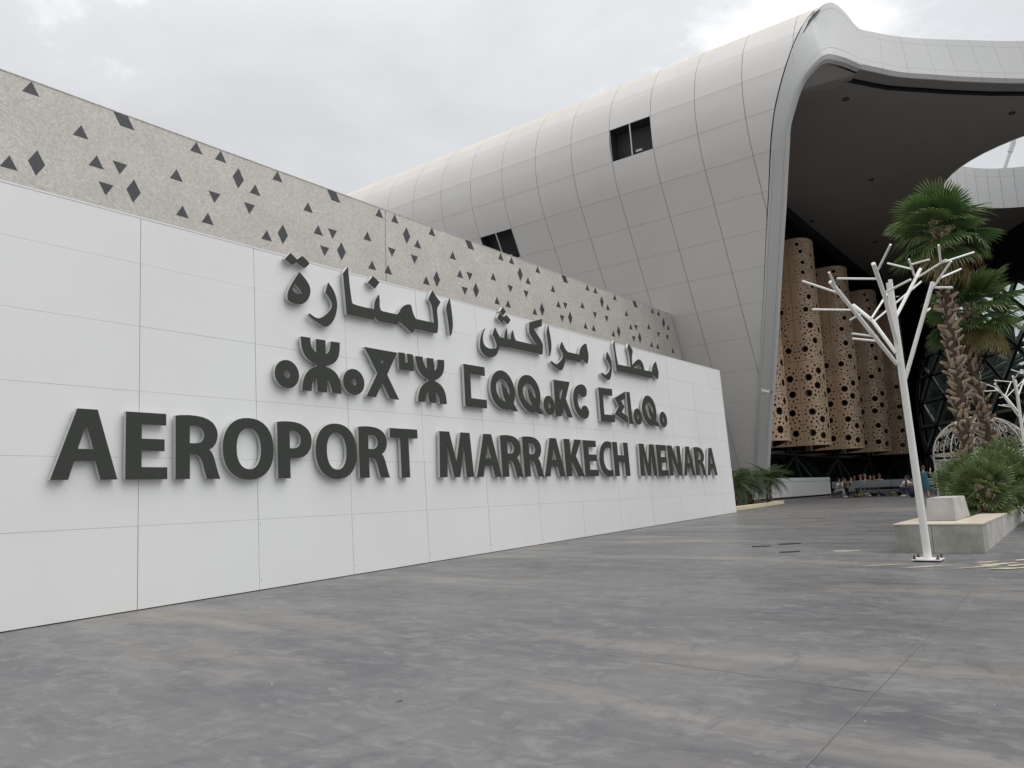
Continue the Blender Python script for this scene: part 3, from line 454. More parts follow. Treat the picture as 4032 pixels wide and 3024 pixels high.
# trim edge: (z, y) where the trim's outer edge meets the shell
TRO = [(.6, 19.10), (2.2, 18.59), (6.25, 17.31), (9.18, 16.35), (13.1, 15.01), (15.4, 14.28), (17.25, 13.67), (18.2, 13.34), (20.14, 12.73), (21.28, 12.36), (22.13, 12.07), (23.44, 11.55), (25.06, 10.96), (26.44, 10.49), (27.44, 10.12), (28.3, 9.75), (28.55, 10.9), (30.4, 11.2)]
def lut(T, v):
    if v <= T[0][0]: return T[0][1]
    for (a, b_), (c, d) in zip(T, T[1:]):
        if v <= c: return b_+(d-b_)*(v-a)/(c-a)
    return T[-1][1]
term = tag(empty('terminal_shell', (0, 0, 0)), 'big curved silver grey shell of the terminal, flaring over the entrance', 'building')
s_kink = SA[1]
DS = 2.115
svals = [s_kink-DS*k for k in range(int(s_kink/DS), -1, -1)]
if svals[0] > .3: svals = [0]+svals
s = s_kink
while s+DS < SA[-1]-8: s += DS; svals.append(s)
ribs = [13.70+2.88*k for k in range(-3, 17)]
OPEN = {(round(19.46, 0), 'hi'), }
def cell_open(y0, zc):
    return (abs(y0-19.46) < .6 and 21.3 < zc < 23.4) or (abs(y0-30.98) < .6 and 17.5 < zc < 20.2)
openings = []
for j in range(len(svals)-1):
    s0, s1 = svals[j]+.006, svals[j+1]-.006
    nseg = 1 if s1 < s_kink+.1 else 6
    for i in range(len(ribs)-1):
        y0, y1 = ribs[i]+.015, ribs[i+1]-.015
        zc = prof((s0+s1)/2)[1]
        if prof(s0)[1] > 30.2 : continue
        if cell_open(ribs[i], zc): openings.append((s0, s1, y0, y1)); continue
        if y0 > 44 and zc < 12: continue                  # hidden behind the mosaic wall, covered by the backing
        V = []; Fq = []; ok = False
        st = [s0+(s1-s0)*k/nseg for k in range(nseg+1)]
        if nseg == 1 and lut(TRO, prof(s0)[1]) > y0: st = [s0+(s1-s0)*k/4 for k in range(5)]
        L0 = []
        for sv in st: L0.append(max(y0, lut(TRO, prof(sv)[1])+.02))
        if all(l >= y1-.02 for l in L0): continue
        for k, sv in enumerate(st):
            l = min(L0[k], y1-.001)
            V += [shell_pt(sv, l, 0), shell_pt(sv, y1, 0), shell_pt(sv, l, -.04), shell_pt(sv, y1, -.04)]
        for k in range(len(st)-1):
            a = 4*k
            Fq += [(a, a+4, a+5, a+1), (a+2, a+3, a+7, a+6), (a, a+2, a+6, a+4), (a+1, a+5, a+7, a+3)]
        n = 4*(len(st)-1); Fq += [(0, 1, 3, 2), (n, n+2, n+3, n+1)]
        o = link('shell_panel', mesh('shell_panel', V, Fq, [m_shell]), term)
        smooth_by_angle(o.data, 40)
# backing sheet behind the panels (dark seen in the joints), with the two openings left out
mb = MB(); ss = [SA[-1]*k/60 for k in range(61)]
ss = sorted(set([round(v, 3) for v in ss]+[round(v, 3) for o_ in openings for v in (o_[0]-.02, o_[1]+.02)]))
ylist = sorted(set([8.0]+[r_ for r_ in ribs if r_ > 8]+[70.0]))
for a, c in zip(ss, ss[1:]):
    for y0, y1 in zip(ylist, ylist[1:]):
        if any(o_[0]-.03 <= a and c <= o_[1]+.03 and y0 > o_[2]-.1 and y1 < o_[3]+.1 for o_ in openings): continue
        ta, tcn = lut(TRO, prof(a)[1])-.3, lut(TRO, prof(c)[1])-.3
        ya, yc = max(y0, ta), max(y0, tcn)
        if ya >= y1 and yc >= y1: continue
        mb.quad(shell_pt(a, min(ya, y1), -.07), shell_pt(c, min(yc, y1), -.07), shell_pt(c, y1, -.07), shell_pt(a, y1, -.07))
mb.obj('shell_backing', m_gap, term)
# openings: dark recess, mullion, frame
for s0, s1, y0, y1 in openings:
    mb = MB(); D = -.9
    for (a, b_, c, d) in (((s0, y0), (s0, y1), (s1, y1), (s1, y0)),):
        mb.quad(shell_pt(*a, D), shell_pt(*b_, D), shell_pt(*c, D), shell_pt(*d, D))
    for p, q in (((s0, y0), (s0, y1)), ((s0, y1), (s1, y1)), ((s1, y1), (s1, y0)), ((s1, y0), (s0, y0))):
        mb.quad(shell_pt(*p, -.03), shell_pt(*q, -.03), shell_pt(*q, D), shell_pt(*p, D))
    f = mb.obj('opening', mat('recess', (.035, .036, .04), .7), term)
    ym = (y0+y1)/2
    mb = MB(); mb.bar(shell_pt(s0, ym, -.03), shell_pt(s1, ym, -.03), .09, .05, up=(0, 1, 0)); mb.obj('mullion', m_shell, f)
    mb = MB()
    for p, q in (((s0, y0), (s0, y1)), ((s0, y1), (s1, y1)), ((s1, y1), (s1, y0)), ((s1, y0), (s0, y0))): mb.bar(shell_pt(*p, -.02), shell_pt(*q, -.02), .035)
    mb.bar(shell_pt(s0+.25, ym-.2, -.25), shell_pt(s0+.25, ym-.6, -.25), .12)
    mb.obj('frame', m_trim, f)

# ------------------------------------------------------------------ edge trim, nose and canopy fascia: one ribbon between two rails
RO = [(51.9, 19.08, .6), (50.86, 18.59, 2.2), (48.75, 17.31, 6.25), (47.23, 16.35, 9.18), (45.19, 15.01, 13.1), (43.98, 14.28, 15.42), (43.03, 13.67, 17.25), (42.52, 13.34, 18.23), (41.53, 12.73, 20.14), (41.07, 12.36, 21.28), (40.84, 12.07, 22.13), (40.67, 11.55, 23.44), (40.87, 10.96, 25.06), (41.42, 10.49, 26.44), (42.11, 10.2, 27.4), (42.55, 10.02, 27.85), (42.84, 9.75, 28.22), (43.03, 9.39, 28.45), (43.18, 9.05, 28.4), (43.48, 8.70, 28.05), (43.8, 8.40, 27.52), (44.3, 8.09, 27.05), (45.29, 7.42, 27.0), (46.33, 6.69, 27.0), (47.7, 5.5, 27.0), (49.3, 3.8, 27.0), (52.0, .8, 27.0), (55, -3.6, 27.0), (60, -9.5, 27.0), (67, -16, 27.0), (76, -22, 27)]
RI = [(51.9, 18.12, .6), (50.86, 17.6, 2.2), (49.0, 16.46, 5.78), (47.83, 15.65, 8.03), (45.27, 14.06, 12.94), (43.92, 13.21, 15.54), (43.11, 12.69, 17.09), (42.4, 12.25, 18.5), (41.66, 11.8, 19.9), (41.17, 11.49, 20.95), (40.91, 11.08, 21.82), (40.76, 10.77, 22.45), (40.68, 10.35, 23.14), (40.67, 9.84, 23.6), (40.69, 9.4, 23.88), (40.75, 9.2, 23.96), (40.9, 9.0, 24.0),
      (41.1, 8.87, 24.0), (41.5, 8.65, 24.0), (42.0, 8.4, 24.0), (42.6, 8.15, 24.0), (43.2, 7.9, 24.0), (44.2, 7.3, 24.0), (45.6, 6.4, 24.0), (47.2, 4.95, 24.0), (49.0, 3.3, 24.0), (51.9, .2, 24.0), (54.9, -4.2, 24.0), (59.9, -10.1, 24.0), (66.9, -16.6, 24.0), (76, -22.6, 24)]
RO = [Vector(p) for p in RO]; RI = [Vector(p) for p in RI]
def ribbon_nrm(i):
    a, c = max(0, i-1), min(len(RO)-1, i+1)
    t = ((RO[c]+RI[c])-(RO[a]+RI[a])).normalized(); acr = (RI[i]-RO[i]).normalized()
    n = t.cross(acr).normalized()
    if n.x > 0 and i < 20*SUB: n = -n
    mid = (RO[i]+RI[i])/2
    if n.dot(Vector((0, 0, 1.6))-mid) < 0: n = -n
    return n
def catm(Rr, u):
    i = min(max(int(u), 0), len(Rr)-2); t = u-i
    p0, p1, p2, p3 = Rr[max(i-1, 0)], Rr[i], Rr[i+1], Rr[min(i+2, len(Rr)-1)]
    return .5*((2*p1)+(p2-p0)*t+(2*p0-5*p1+4*p2-p3)*t*t+(3*p1-p0-3*p2+p3)*t**3)
SUB = 5
RO0, RI0 = RO, RI
RO, RI = [catm(RO0, k/SUB) for k in range((len(RO0)-1)*SUB+1)], [catm(RI0, k/SUB) for k in range((len(RI0)-1)*SUB+1)]
_nr = [ribbon_nrm(i) for i in range(len(RO))]
for _ in range(3): _nr = [sum((_nr[j] for j in range(max(0, i-4), min(len(_nr), i+5))), Vector()).normalized() for i in range(len(_nr))]
def rp(i, t, off=0):      # t across the ribbon 0..1, rounded at both edges
    n = _nr[i]; wdt = (RI[i]-RO[i]).length; e = min(t, 1-t)*wdt
    rr = .22; drop = -(rr-math.sqrt(max(0, rr*rr-max(0, rr-e)**2)))*.8
    return RO[i].lerp(RI[i], t)+n*(off+drop)
def strip(name, i0, i1, t0, t1, mt=None, nt_=6, inset=.008):
    V = []; Fq = []
    ts = [t0+(t1-t0)*k/nt_ for k in range(nt_+1)]
    sub = []
    for i in range(i0, i1+1): sub.append(i)
    for i in sub:
        for off in (0, -.25):
            for t in ts: V.append(rp(i, t, off+.03))
    w_ = len(ts)
    for k in range(len(sub)-1):
        a = k*2*w_; b_ = (k+1)*2*w_
        for q in range(w_-1):
            Fq.append((a+q, a+q+1, b_+q+1, b_+q)); Fq.append((a+w_+q+1, a+w_+q, b_+w_+q, b_+w_+q+1))
        Fq.append((a, b_, b_+w_, a+w_)); Fq.append((a+w_-1, a+2*w_-1, b_+2*w_-1, b_+w_-1))
    o = link(name, mesh(name, V, Fq, [mt or m_trim]), term); smooth_by_angle(o.data, 30); return o
# the lower trim pieces (three lengths), lines near both edges
lo_split = [0, 4, 8, 21]
for a, c in zip(lo_split, lo_split[1:]):
    big = a >= 8; a *= SUB; c *= SUB
    strip('edge_trim', a, c, 0, .145 if big else .2, nt_=4); strip('edge_trim', a, c, .150 if big else .212, .845 if big else .8, nt_=6); strip('edge_trim', a, c, .850 if big else .812, 1, nt_=4)
RO_f, RI_f = RO, RI; RO, RI = RO0, RI0
# canopy fascia boards: cut at even distances
def lerp_rail(Rr, u):
    i = min(int(u), len(Rr)-2); return Rr[i].lerp(Rr[i+1], u-i)
def along():
    d = 0; res = [21.0]; u = 21.0; prev = lerp_rail(RO, u)
    while u < len(RO)-1.02:
        u += .01; p = lerp_rail(RO, u); d += (p-prev).length; prev = p
        if d >= 1.45: res.append(u); d = 0
    return res
# smooth the rails of the canopy part with extra points
cuts = along()
def smooth_rail(Rr, u):
    i = min(max(int(u), 0), len(Rr)-2); t = u-i
    p0, p1, p2, p3 = Rr[max(i-1, 0)], Rr[i], Rr[i+1], Rr[min(i+2, len(Rr)-1)]
    return .5*((2*p1)+(p2-p0)*t+(2*p0-5*p1+4*p2-p3)*t*t+(3*p1-p0-3*p2+p3)*t**3)
for a, c in zip(cuts, cuts[1:]):
    for t0, t1 in ((0, .22), (.223, .82), (.823, 1)):
        V = []; Fq = []; us = [a+.004*(c-a)+(c-a)*.992*k/3 for k in range(4)]; ts = [t0+(t1-t0)*k/3 for k in range(4)]
        for u in us:
            o_, i_ = smooth_rail(RO, u), smooth_rail(RI, u); o2_, i2_ = smooth_rail(RO, min(u+.2, len(RO)-1.001)), smooth_rail(RI, min(u+.2, len(RO)-1.001))
            n = ((o2_+i2_)-(o_+i_)).cross(i_-o_).normalized()
            if n.dot(Vector((0, 0, 1.6))-o_) < 0: n = -n
            for off in (.03, -.2):
                for t in ts:
                    wd = (i_-o_).length; e_ = min(t, 1-t)*wd; rr = .22; dp = -(rr-math.sqrt(max(0, rr*rr-max(0, rr-e_)**2)))*.8
                    V.append(o_.lerp(i_, t)+n*(off+dp))
        for k in range(3):
            p = k*8; q = p+8
            for z in range(3): Fq += [(p+z, p+z+1, q+z+1, q+z), (p+5+z, p+4+z, q+4+z, q+5+z)]
            Fq += [(p, q, q+4, p+4), (p+3, p+7, q+7, q+3)]
        Fq += [(0, 4, 5, 1), (1, 5, 6, 2), (2, 6, 7, 3), (24, 25, 29, 28), (25, 26, 30, 29), (26, 27, 31, 30)]
        o = link('fascia_panel', mesh('fascia_panel', V, Fq, [m_trim]), term); smooth_by_angle(o.data, 30)
# dark backing strip behind all ribbon joints
V = []; Fq = []; RO, RI = RO_f, RI_f
for i in range(len(RO)):
    for t in (0.03, .97): V.append(rp(i, t, -.10))
for i in range(len(RO)-1): Fq.append((2*i, 2*i+1, 2*i+3, 2*i+2))
link('ribbon_backing', mesh('ribbon_backing', V, Fq, [m_softgap]), term); RO, RI = RO0, RI0

# ------------------------------------------------------------------ canopy: roof, ceiling with round opening
ZCE, ZRF = 23.72, 27.05
can = tag(empty('entrance_canopy', (0, 0, 0)), 'flat dark canopy over the forecourt with a round skylight hole', 'canopy')
front = [tuple(smooth_rail(RI, u).xy) for u in [21+k*.5 for k in range(int((len(RI)-22)*2)+1)]]
edge_in = [(40.9+.6, 9.2), (41.7, 11.6), (43.6, 13.2), (46.0, 15.0), (49.8, 17.9)]
far = [(100.5, 18.6), (101.9, 16.2), (102.6, 8), (102.0, 4.5), (112, -30), (80, -32)]
def inset_front(d):
    o_ = []
    for i, p in enumerate(front):
        a = Vector(front[max(0, i-1)]); c = Vector(front[min(len(front)-1, i+1)]); t = (c-a).normalized(); n = Vector((-t.y, t.x))
        if n.x < 0: n = -n
        o_.append((p[0]+n.x*d, p[1]+n.y*d))
    return o_
OC, ORD = (67.2, -1.25), 8.72
circ = [(OC[0]+ORD*math.cos(2*PI*k/72), OC[1]+ORD*math.sin(2*PI*k/72)) for k in range(72)]
def plate(name, outer, hole, z, mt, par, flip=False):
    P = [Vector(p) for p in outer]; E = [(i, (i+1) % len(P)) for i in range(len(P))]
    if hole:
        n0 = len(P); P += [Vector(p) for p in hole]; E += [(n0+i, n0+(i+1) % len(hole)) for i in range(len(hole))]
    r_ = delaunay_2d_cdt(P, E, [], 0, 1e-5); V2, F2 = r_[0], r_[2]
    def ins(pt, lp):
        c = False; n = len(lp)
        for i in range(n):
            (x1, y1), (x2, y2) = lp[i], lp[(i+1) % n]
            if (y1 > pt[1]) != (y2 > pt[1]) and pt[0] < (x2-x1)*(pt[1]-y1)/(y2-y1)+x1: c = not c
        return c
    K = []
    for f in F2:
        c = (sum(V2[i].x for i in f)/len(f), sum(V2[i].y for i in f)/len(f))
        if ins(c, outer) and not (hole and ins(c, hole)): K.append(tuple(reversed(f)) if flip else f)
    return link(name, mesh(name, [(v.x, v.y, z) for v in V2], K, [mt]), par)
fin = inset_front(1.15)
ceil_outer = fin+[(80, -31.5), (112, -29.5), (102.0, 4.5), (102.6, 8), (101.9, 16.2), (100.5, 18.4), (41.9+8, 17.75), (44.0, 16.2), (42.2, 13)]
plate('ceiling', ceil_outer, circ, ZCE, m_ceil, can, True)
front_top = [tuple(smooth_rail(RO, u).xy) for u in [22+k*.5 for k in range(int((len(RO)-23)*2)+1)]]
roof_outer = [(p[0]+.25, p[1]+.12) for p in front_top]+[(80, -31.8), (112, -30), (102.2, 4.5), (102.8, 8), (102, 16.2), (100.5, 19.5), (49.8, 19.5), (46, 14), (45.5, 10)]
circ2 = [(OC[0]+(ORD+.25)*math.cos(2*PI*k/72), OC[1]+(ORD+.25)*math.sin(2*PI*k/72)) for k in range(72)]
plate('roof', roof_outer, circ2, ZRF-.3, m_conc, can)
# soffit boards just inside the fascia, separated from the ceiling by a black slot
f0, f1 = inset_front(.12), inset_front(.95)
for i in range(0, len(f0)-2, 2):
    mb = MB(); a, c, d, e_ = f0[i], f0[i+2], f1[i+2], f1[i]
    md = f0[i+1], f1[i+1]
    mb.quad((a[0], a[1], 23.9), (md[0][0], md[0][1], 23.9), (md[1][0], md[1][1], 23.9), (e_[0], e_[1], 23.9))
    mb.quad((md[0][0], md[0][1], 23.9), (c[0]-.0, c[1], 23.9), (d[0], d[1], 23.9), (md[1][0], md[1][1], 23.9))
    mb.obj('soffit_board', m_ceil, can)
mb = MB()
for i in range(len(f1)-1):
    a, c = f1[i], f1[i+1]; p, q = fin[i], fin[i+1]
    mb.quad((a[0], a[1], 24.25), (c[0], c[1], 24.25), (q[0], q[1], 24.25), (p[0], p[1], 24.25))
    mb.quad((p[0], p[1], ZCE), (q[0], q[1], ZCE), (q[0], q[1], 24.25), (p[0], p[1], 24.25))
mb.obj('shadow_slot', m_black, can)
# nose soffit: dark triangle of panels under the tip
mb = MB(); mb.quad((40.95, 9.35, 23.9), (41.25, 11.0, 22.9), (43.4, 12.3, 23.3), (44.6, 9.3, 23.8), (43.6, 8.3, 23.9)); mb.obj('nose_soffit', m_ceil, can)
# skylight lining: white boards round the hole
for k in range(48):
    a0, a1 = 2*PI*(k+.012)/48, 2*PI*(k+.988)/48; mb = MB()
    for z0, z1 in ((ZCE-.02, ZRF-.62), (ZRF-.61, ZRF+.12)):
        A = [(OC[0]+ORD*math.cos(a), OC[1]+ORD*math.sin(a)) for a in (a0, a1)]; B = [(OC[0]+(ORD+.1)*math.cos(a), OC[1]+(ORD+.1)*math.sin(a)) for a in (a0, a1)]
        mb.hexa([(A[0][0], A[0][1], z0), (A[1][0], A[1][1], z0), (B[1][0], B[1][1], z0), (B[0][0], B[0][1], z0)], [(A[0][0], A[0][1], z1), (A[1][0], A[1][1], z1), (B[1][0], B[1][1], z1), (B[0][0], B[0][1], z1)])
    mb.obj('lining_board', m_trim, can)
mb = MB()
for k in range(72):
    a0, a1 = 2*PI*k/72, 2*PI*(k+1)/72; R2 = ORD+.14
    mb.quad(*[(OC[0]+R2*math.cos(a), OC[1]+R2*math.sin(a), z) for a, z in ((a0, ZCE+.02), (a1, ZCE+.02), (a1, ZRF), (a0, ZRF))])
mb.obj('lining_backing', m_gap, can)
# edge beam along the inner side of the ceiling and small ceiling spots
mb = MB(); mb.box(49.5, 100.5, 17.75, 18.25, 22.9, ZCE+.4); mb.obj('edge_beam', m_black, can)
for x, y in ((45.7, 9.43), (54.56, 1.93), (59.75, 11.16), (65.9, 17.2), (76.1, 14.5)):
    mb = MB(); mb.lathe((x, y, ZCE), [(.17, .0), (.19, -.05), (.13, -.05), (.12, .03), (.0001, .03)], 16); tag(mb.obj('ceiling_light', m_black, can))
# roof mast beyond the skylight
mb = MB(); mb.tube([(97.5, 6.3, 31.5), (97.87, 5.14, 34.45), (98.3, 3.7, 38.06), (98.9, 1.7, 43)], [.22, .2, .17, .12], 10); mb.tube([(98.17, 4.14, 37.0), (98.3, 3.7, 38.1)], .26, 10)
mb.tube([(97.2, 7.3, 20.0), (97.5, 6.3, 31.5)], .22, 8)
tag(mb.obj('roof_mast', m_trim), 'thin pale leaning mast seen through the round skylight', 'mast')

# ------------------------------------------------------------------ copper screens
def star(cx, cy, r_, n=8, inner=.62, rot=0):
    o_ = []
    for k in range(2*n):
        a = rot+PI*k/n; q = r_ if k % 2 == 0 else r_*inner; o_.append((cx+q*math.cos(a), cy+q*math.sin(a)))
    return o_
def poly(cx, cy, r_, n, rot=0): return [(cx+r_*math.cos(rot+2*PI*k/n), cy+r_*math.sin(rot+2*PI*k/n)) for k in range(n)]
PW, PH = 2.75, 3.27
ZS0 = 4.50
def pattern(row):
    """holes of one panel in (u from the seam, v up); they grow towards the lowest row"""
    g_ = [.33, .34, .31, .26, .20][row]
    ST = [
      [(.62, .95), (1.45, .72), (1.50, 1.95), (2.25, 1.45), (2.2, 2.65), (.75, 2.55)],
      [(.60, .72), (1.35, 1.30), (.70, 1.95), (1.55, 2.45), (2.25, .62), (2.3, 2.0)],
      [(.62, .90), (1.5, 1.55), (2.1, .60), (2.15, 2.45), (1.2, 2.75)],
      [(.95, .75), (1.3, 1.75), (1.75, 2.65), (2.2, 1.1)],
      [(1.0, .45), (1.05, 1.25), (.95, 2.15), (.75, 2.75), (1.9, .9), (1.9, 1.9)]][row]
    H = []; C = []
    def ok(x, y, r_):
        if not (r_+.06 < x < PW-r_-.05 and r_+.06 < y < PH-r_-.06): return False
        return all(math.hypot(x-a, y-b_) > r_+c+.035 for a, b_, c in C)
    for x, y in ST:
        if ok(x, y, g_): C.append((x, y, g_)); H.append(star(x, y, g_, 8, .66, PI/8 if row % 2 else 0))
    sm = g_*.30
    for x, y in ST:
        for k in range(10):
            a = 2*PI*(k+.5)/10
            for d, q in ((g_+sm+.075, sm*(.95 if k % 2 else .7)), (g_*1.9+sm+.10, sm*(.62 if k % 2 else .95))):
                px, py = x+d*math.cos(a), y+d*math.sin(a)
                if ok(px, py, q): C.append((px, py, q)); H.append(poly(px, py, q, 5 if k % 3 else 7, a))
    rr = random.Random(row+9)
    for _ in range(150 if row < 4 else 60):
        x = rr.uniform(.5, PW); y = rr.uniform(.1, PH); q = sm*rr.uniform(.45, .8)
        if x < .45 and row < 3: continue
        if ok(x, y, q*1.2): C.append((x, y, q)); H.append(poly(x, y, q, 5, rr.uniform(0, 6)))
    return H
def plan_right(u):       # rounds from facing the forecourt to facing the side
    R_ = 1.2; 
    if u < .25: return (0, -u)
    a = min((u-.25)/R_, PI/2); x = R_*(1-math.cos(a)); y = -.25-R_*math.sin(a)
    if u-.25 > R_*PI/2: x += u-.25-R_*PI/2
    return (x, y)
def plan_left(u): return (.02*u*u, u)
def screen_mesh(row, side):
    H = pattern(row); m_ = .012
    P = []; E = []
    nx = 14
    border = [(m_+(PW-2*m_)*k/nx, m_) for k in range(nx)]+[(PW-m_, m_+(PH-2*m_)*k/6) for k in range(6)]+[(PW-m_-(PW-2*m_)*k/nx, PH-m_) for k in range(nx)]+[(m_, PH-m_-(PH-2*m_)*k/6) for k in range(6)]
    P += [Vector(p) for p in border]; E += [(i, (i+1) % len(border)) for i in range(len(border))]
    faces = []
    for h in H:
        n0 = len(P); P += [Vector(p) for p in h]; E += [(n0+i, n0+(i+1) % len(h)) for i in range(len(h))]; faces.append(list(range(n0, n0+len(h))))
    # extra interior points so that the sheet bends smoothly
    Hc = [(sum(p[0] for p in h)/len(h), sum(p[1] for p in h)/len(h), max(math.hypot(p[0]-h[0][0], p[1]-h[0][1]) for p in h)/2+.05) for h in H]
    for i in range(1, 14):
        for j in range(1, 8):
            x, y = PW*i/14, PH*j/8
            if all(math.hypot(x-a, y-b_) > c for a, b_, c in Hc): P.append(Vector((x, y)))
    r_ = delaunay_2d_cdt(P, E, [], 0, 1e-6); V2, F2 = r_[0], r_[2]
    def ins(pt, lp):
        c = False; n = len(lp)
        for i in range(n):
            (x1, y1), (x2, y2) = lp[i], lp[(i+1) % n]
            if (y1 > pt[1]) != (y2 > pt[1]) and pt[0] < (x2-x1)*(pt[1]-y1)/(y2-y1)+x1: c = not c
        return c
    K = []
    for f in F2:
        c = (sum(V2[i].x for i in f)/len(f), sum(V2[i].y for i in f)/len(f))
        if not ins(c, border): continue
        if any(math.hypot(c[0]-a, c[1]-b_) < c_*1.1 and ins(c, H[q]) for q, (a, b_, c_) in enumerate(Hc)): continue
        K.append(tuple(f))
    fn = plan_right if side > 0 else plan_left
    V = [(fn(v.x)[0], fn(v.x)[1], v.y) for v in V2]
    me = mesh('screen_panel', V, K, [m_copper])
    md = None
    return me
scr = tag(empty('copper_screen', (0, 0, 0)), 'tall scalloped copper screen pierced with star shapes beside the entrance', 'screen')
scm = {(r_, sd_): screen_mesh(r_, sd_) for r_ in range(5) for sd_ in (1, -1)}
SX = [50.0, 60.45, 70.9, 82.3, 94.5]; SY0 = 17.9
SX = [50.6, 60.5, 70.9, 82.2, 93.8]
for q, x in enumerate(SX):
    for r_ in range(5):
        for sd_ in ((1, -1) if q else (1,)):
            o = link('screen_panel', scm[(r_, sd_)], scr, (x, SY0, ZS0+PH*r_))
            o.rotation_euler = (0, 0, 0)
            md = o.modifiers.new('thickness', 'SOLIDIFY'); md.thickness = .03; md.offset = 1
    # plain return sides, bottom rim and frame behind
    mb = MB(); xr, yr = plan_right(PW); z0, z1 = ZS0, ZS0+PH*5
    xn = (SX[q+1] if q+1 < len(SX) else x+6)
    mb.quad((x+xr, SY0+yr, z0), (xn-.2, SY0+2.4, z0), (xn-.2, SY0+2.4, z1), (x+xr, SY0+yr, z1)); mb.obj('screen_return', m_copper, scr)
    mb = MB(); pts = ([(x+plan_left(PW-PW*k/6)[0]-.03, SY0+plan_left(PW-PW*k/6)[1], z0+.02) for k in range(6)] if q else [])+[(x+plan_right(PW*k/10)[0]-.05, SY0+plan_right(PW*k/10)[1]-.02, z0+.02) for k in range(11)]
    for a, c in zip(pts, pts[1:]): mb.bar(a, c, .10, .05)
    mb.obj('bottom_rim', m_copper, scr)
    mb = MB()
    for zz in [z0+.3+PH*k for k in range(6)]: mb.bar((x+.5, SY0+1.9, zz), (x+1.5, SY0-.6, zz), .08)
    mb.bar((x+1.0, SY0+.7, z0-.1), (x+1.0, SY0+.7, z1), .12); mb.obj('support', m_steel, scr)

# ------------------------------------------------------------------ dark glass front under and behind the screens
gf = tag(empty('dark_glass_front', (0, 0, 0)), 'dark glazed ground floor front under the copper screen with crossed steel bars', 'facade')
mb = MB(); mb.box(47.5, 125, 20.6, 20.9, .6, ZCE+.2); mb.box(44, 125, 17.8, 20.95, ZCE+.2, ZCE+.5); mb.obj('glass_wall', mat('dark_glass', (.006, .009, .010), .08, spec=.6), gf)
mb = MB(); mb.box(45, 112, 20.3, 20.58, 17.0, ZCE+.2); mb.obj('upper_band', m_navy, gf)
mb = MB()
mb.obj if False else None
for k in range(0, 5):
    x = 46+13*k
    for a, c in (((x, 1.2), (x+6.5, 3.9)), ((x+6.5, 3.9), (x+13, 1.2)), ((x+6.5, 3.9), (x+10.5, 6.4)), ((x+6.5, 3.9), (x+2.5, 6.4)), ((x+6.5, 3.9), (x+8.5, 1.2))):
        m1 = MB(); m1.bar((a[0], 20.35, a[1]), (c[0], 20.35, c[1]), .16, .16); m1.obj('brace', m_brace, gf)
m1 = MB(); m1.bar((48, 20.35, 4.05), (101, 20.35, 4.05), .12); m1.obj('rail', m_brace, gf)
# ------------------------------------------------------------------ low white wall
lw = tag(empty('low_white_wall', (0, 0, 0)), 'low white clad wall with a dark plinth in front of the dark glass', 'wall')
mb = MB(); mb.box(46, 66.3, 18.02, 18.55, .6, .72); mb.obj('plinth', m_black, lw)
mb = MB(); mb.box(46, 66.45, 17.95, 18.6, .73, 1.78); mb.obj('cladding', m_panel, lw)
mb = MB(); mb.box(46, 66.45, 17.93, 18.62, 1.80, 2.07); mb.obj('top_band', m_panel, lw)

# ------------------------------------------------------------------ round glass facade with triangular lattice
Af = Vector((101, 16.5, 0)); gd = Vector((.85, .53, 0)).normalized(); nf = Vector((-gd.y, gd.x, 0))   # nf points away from camera
if nf.x < 0: nf = -nf
def fp(t, z, off=0): p = Af+gd*t+nf*off; return (p.x, p.y, z)
lat = tag(empty('lattice_glass_front', (0, 0, 0)), 'huge rounded glass front with a black triangular lattice behind the palms', 'facade')
arc = [(-2.3, .6), (-2.4, 3.2), (-2.2, 5.0), (-1.7, 7.0), (-1.45, 9.0), (-1.6, 11), (-2.5, 13.2), (-3.81, 14.9), (-5.2, 16.2), (-6.9, 17.3), (-9.2, 18.4), (-12, 19.2), (-15.5, 19.6), (-19, 19.5), (-22, 19.1), (-26, 18.5), (-31, 17.2), (-36, 14.5), (-39, 10), (-40, 5), (-39.5, .6)]
def in_arc(t, z):
    c = False; n = len(arc)
    for i in range(n):
        (x1, y1), (x2, y2) = arc[i], arc[(i+1) % n]
        if (y1 > z) != (y2 > z) and t < (x2-x1)*(z-y1)/(y2-y1)+x1: c = not c
    return c
mb = MB(); mb.tube([fp(t, z, -.75) for t, z in arc], .20, 8); mb.tube([fp(t, z, -.1) for t, z in arc], .22, 8); mb.obj('rim', m_black, lat, smooth=True)
mb = MB(); mb.tube([fp(t+.33, z+.0, -.32) for t, z in arc[:9]], .07, 6); mb.obj('rim_tube', m_green, lat, smooth=True)
def clip(a, c):
    """keep the part of a segment inside the rim (coarse)"""
    n = 24; ins = [in_arc(a[0]+(c[0]-a[0])*k/n, a[1]+(c[1]-a[1])*k/n) for k in range(n+1)]
    if not any(ins): return None
    k0 = ins.index(True); k1 = n-ins[::-1].index(True)
    if k1 <= k0: return None
    f = lambda k: (a[0]+(c[0]-a[0])*k/n, a[1]+(c[1]-a[1])*k/n)
    return f(k0), f(k1)
zr_ = [1.7, 4.5, 7.3, 10.1, 12.9, 15.1, 17.4, 20.2]; TS = 5.85
def node(i, r_): return (-8.7+TS*i+(TS/2 if r_ % 2 == 0 else 0), zr_[r_])
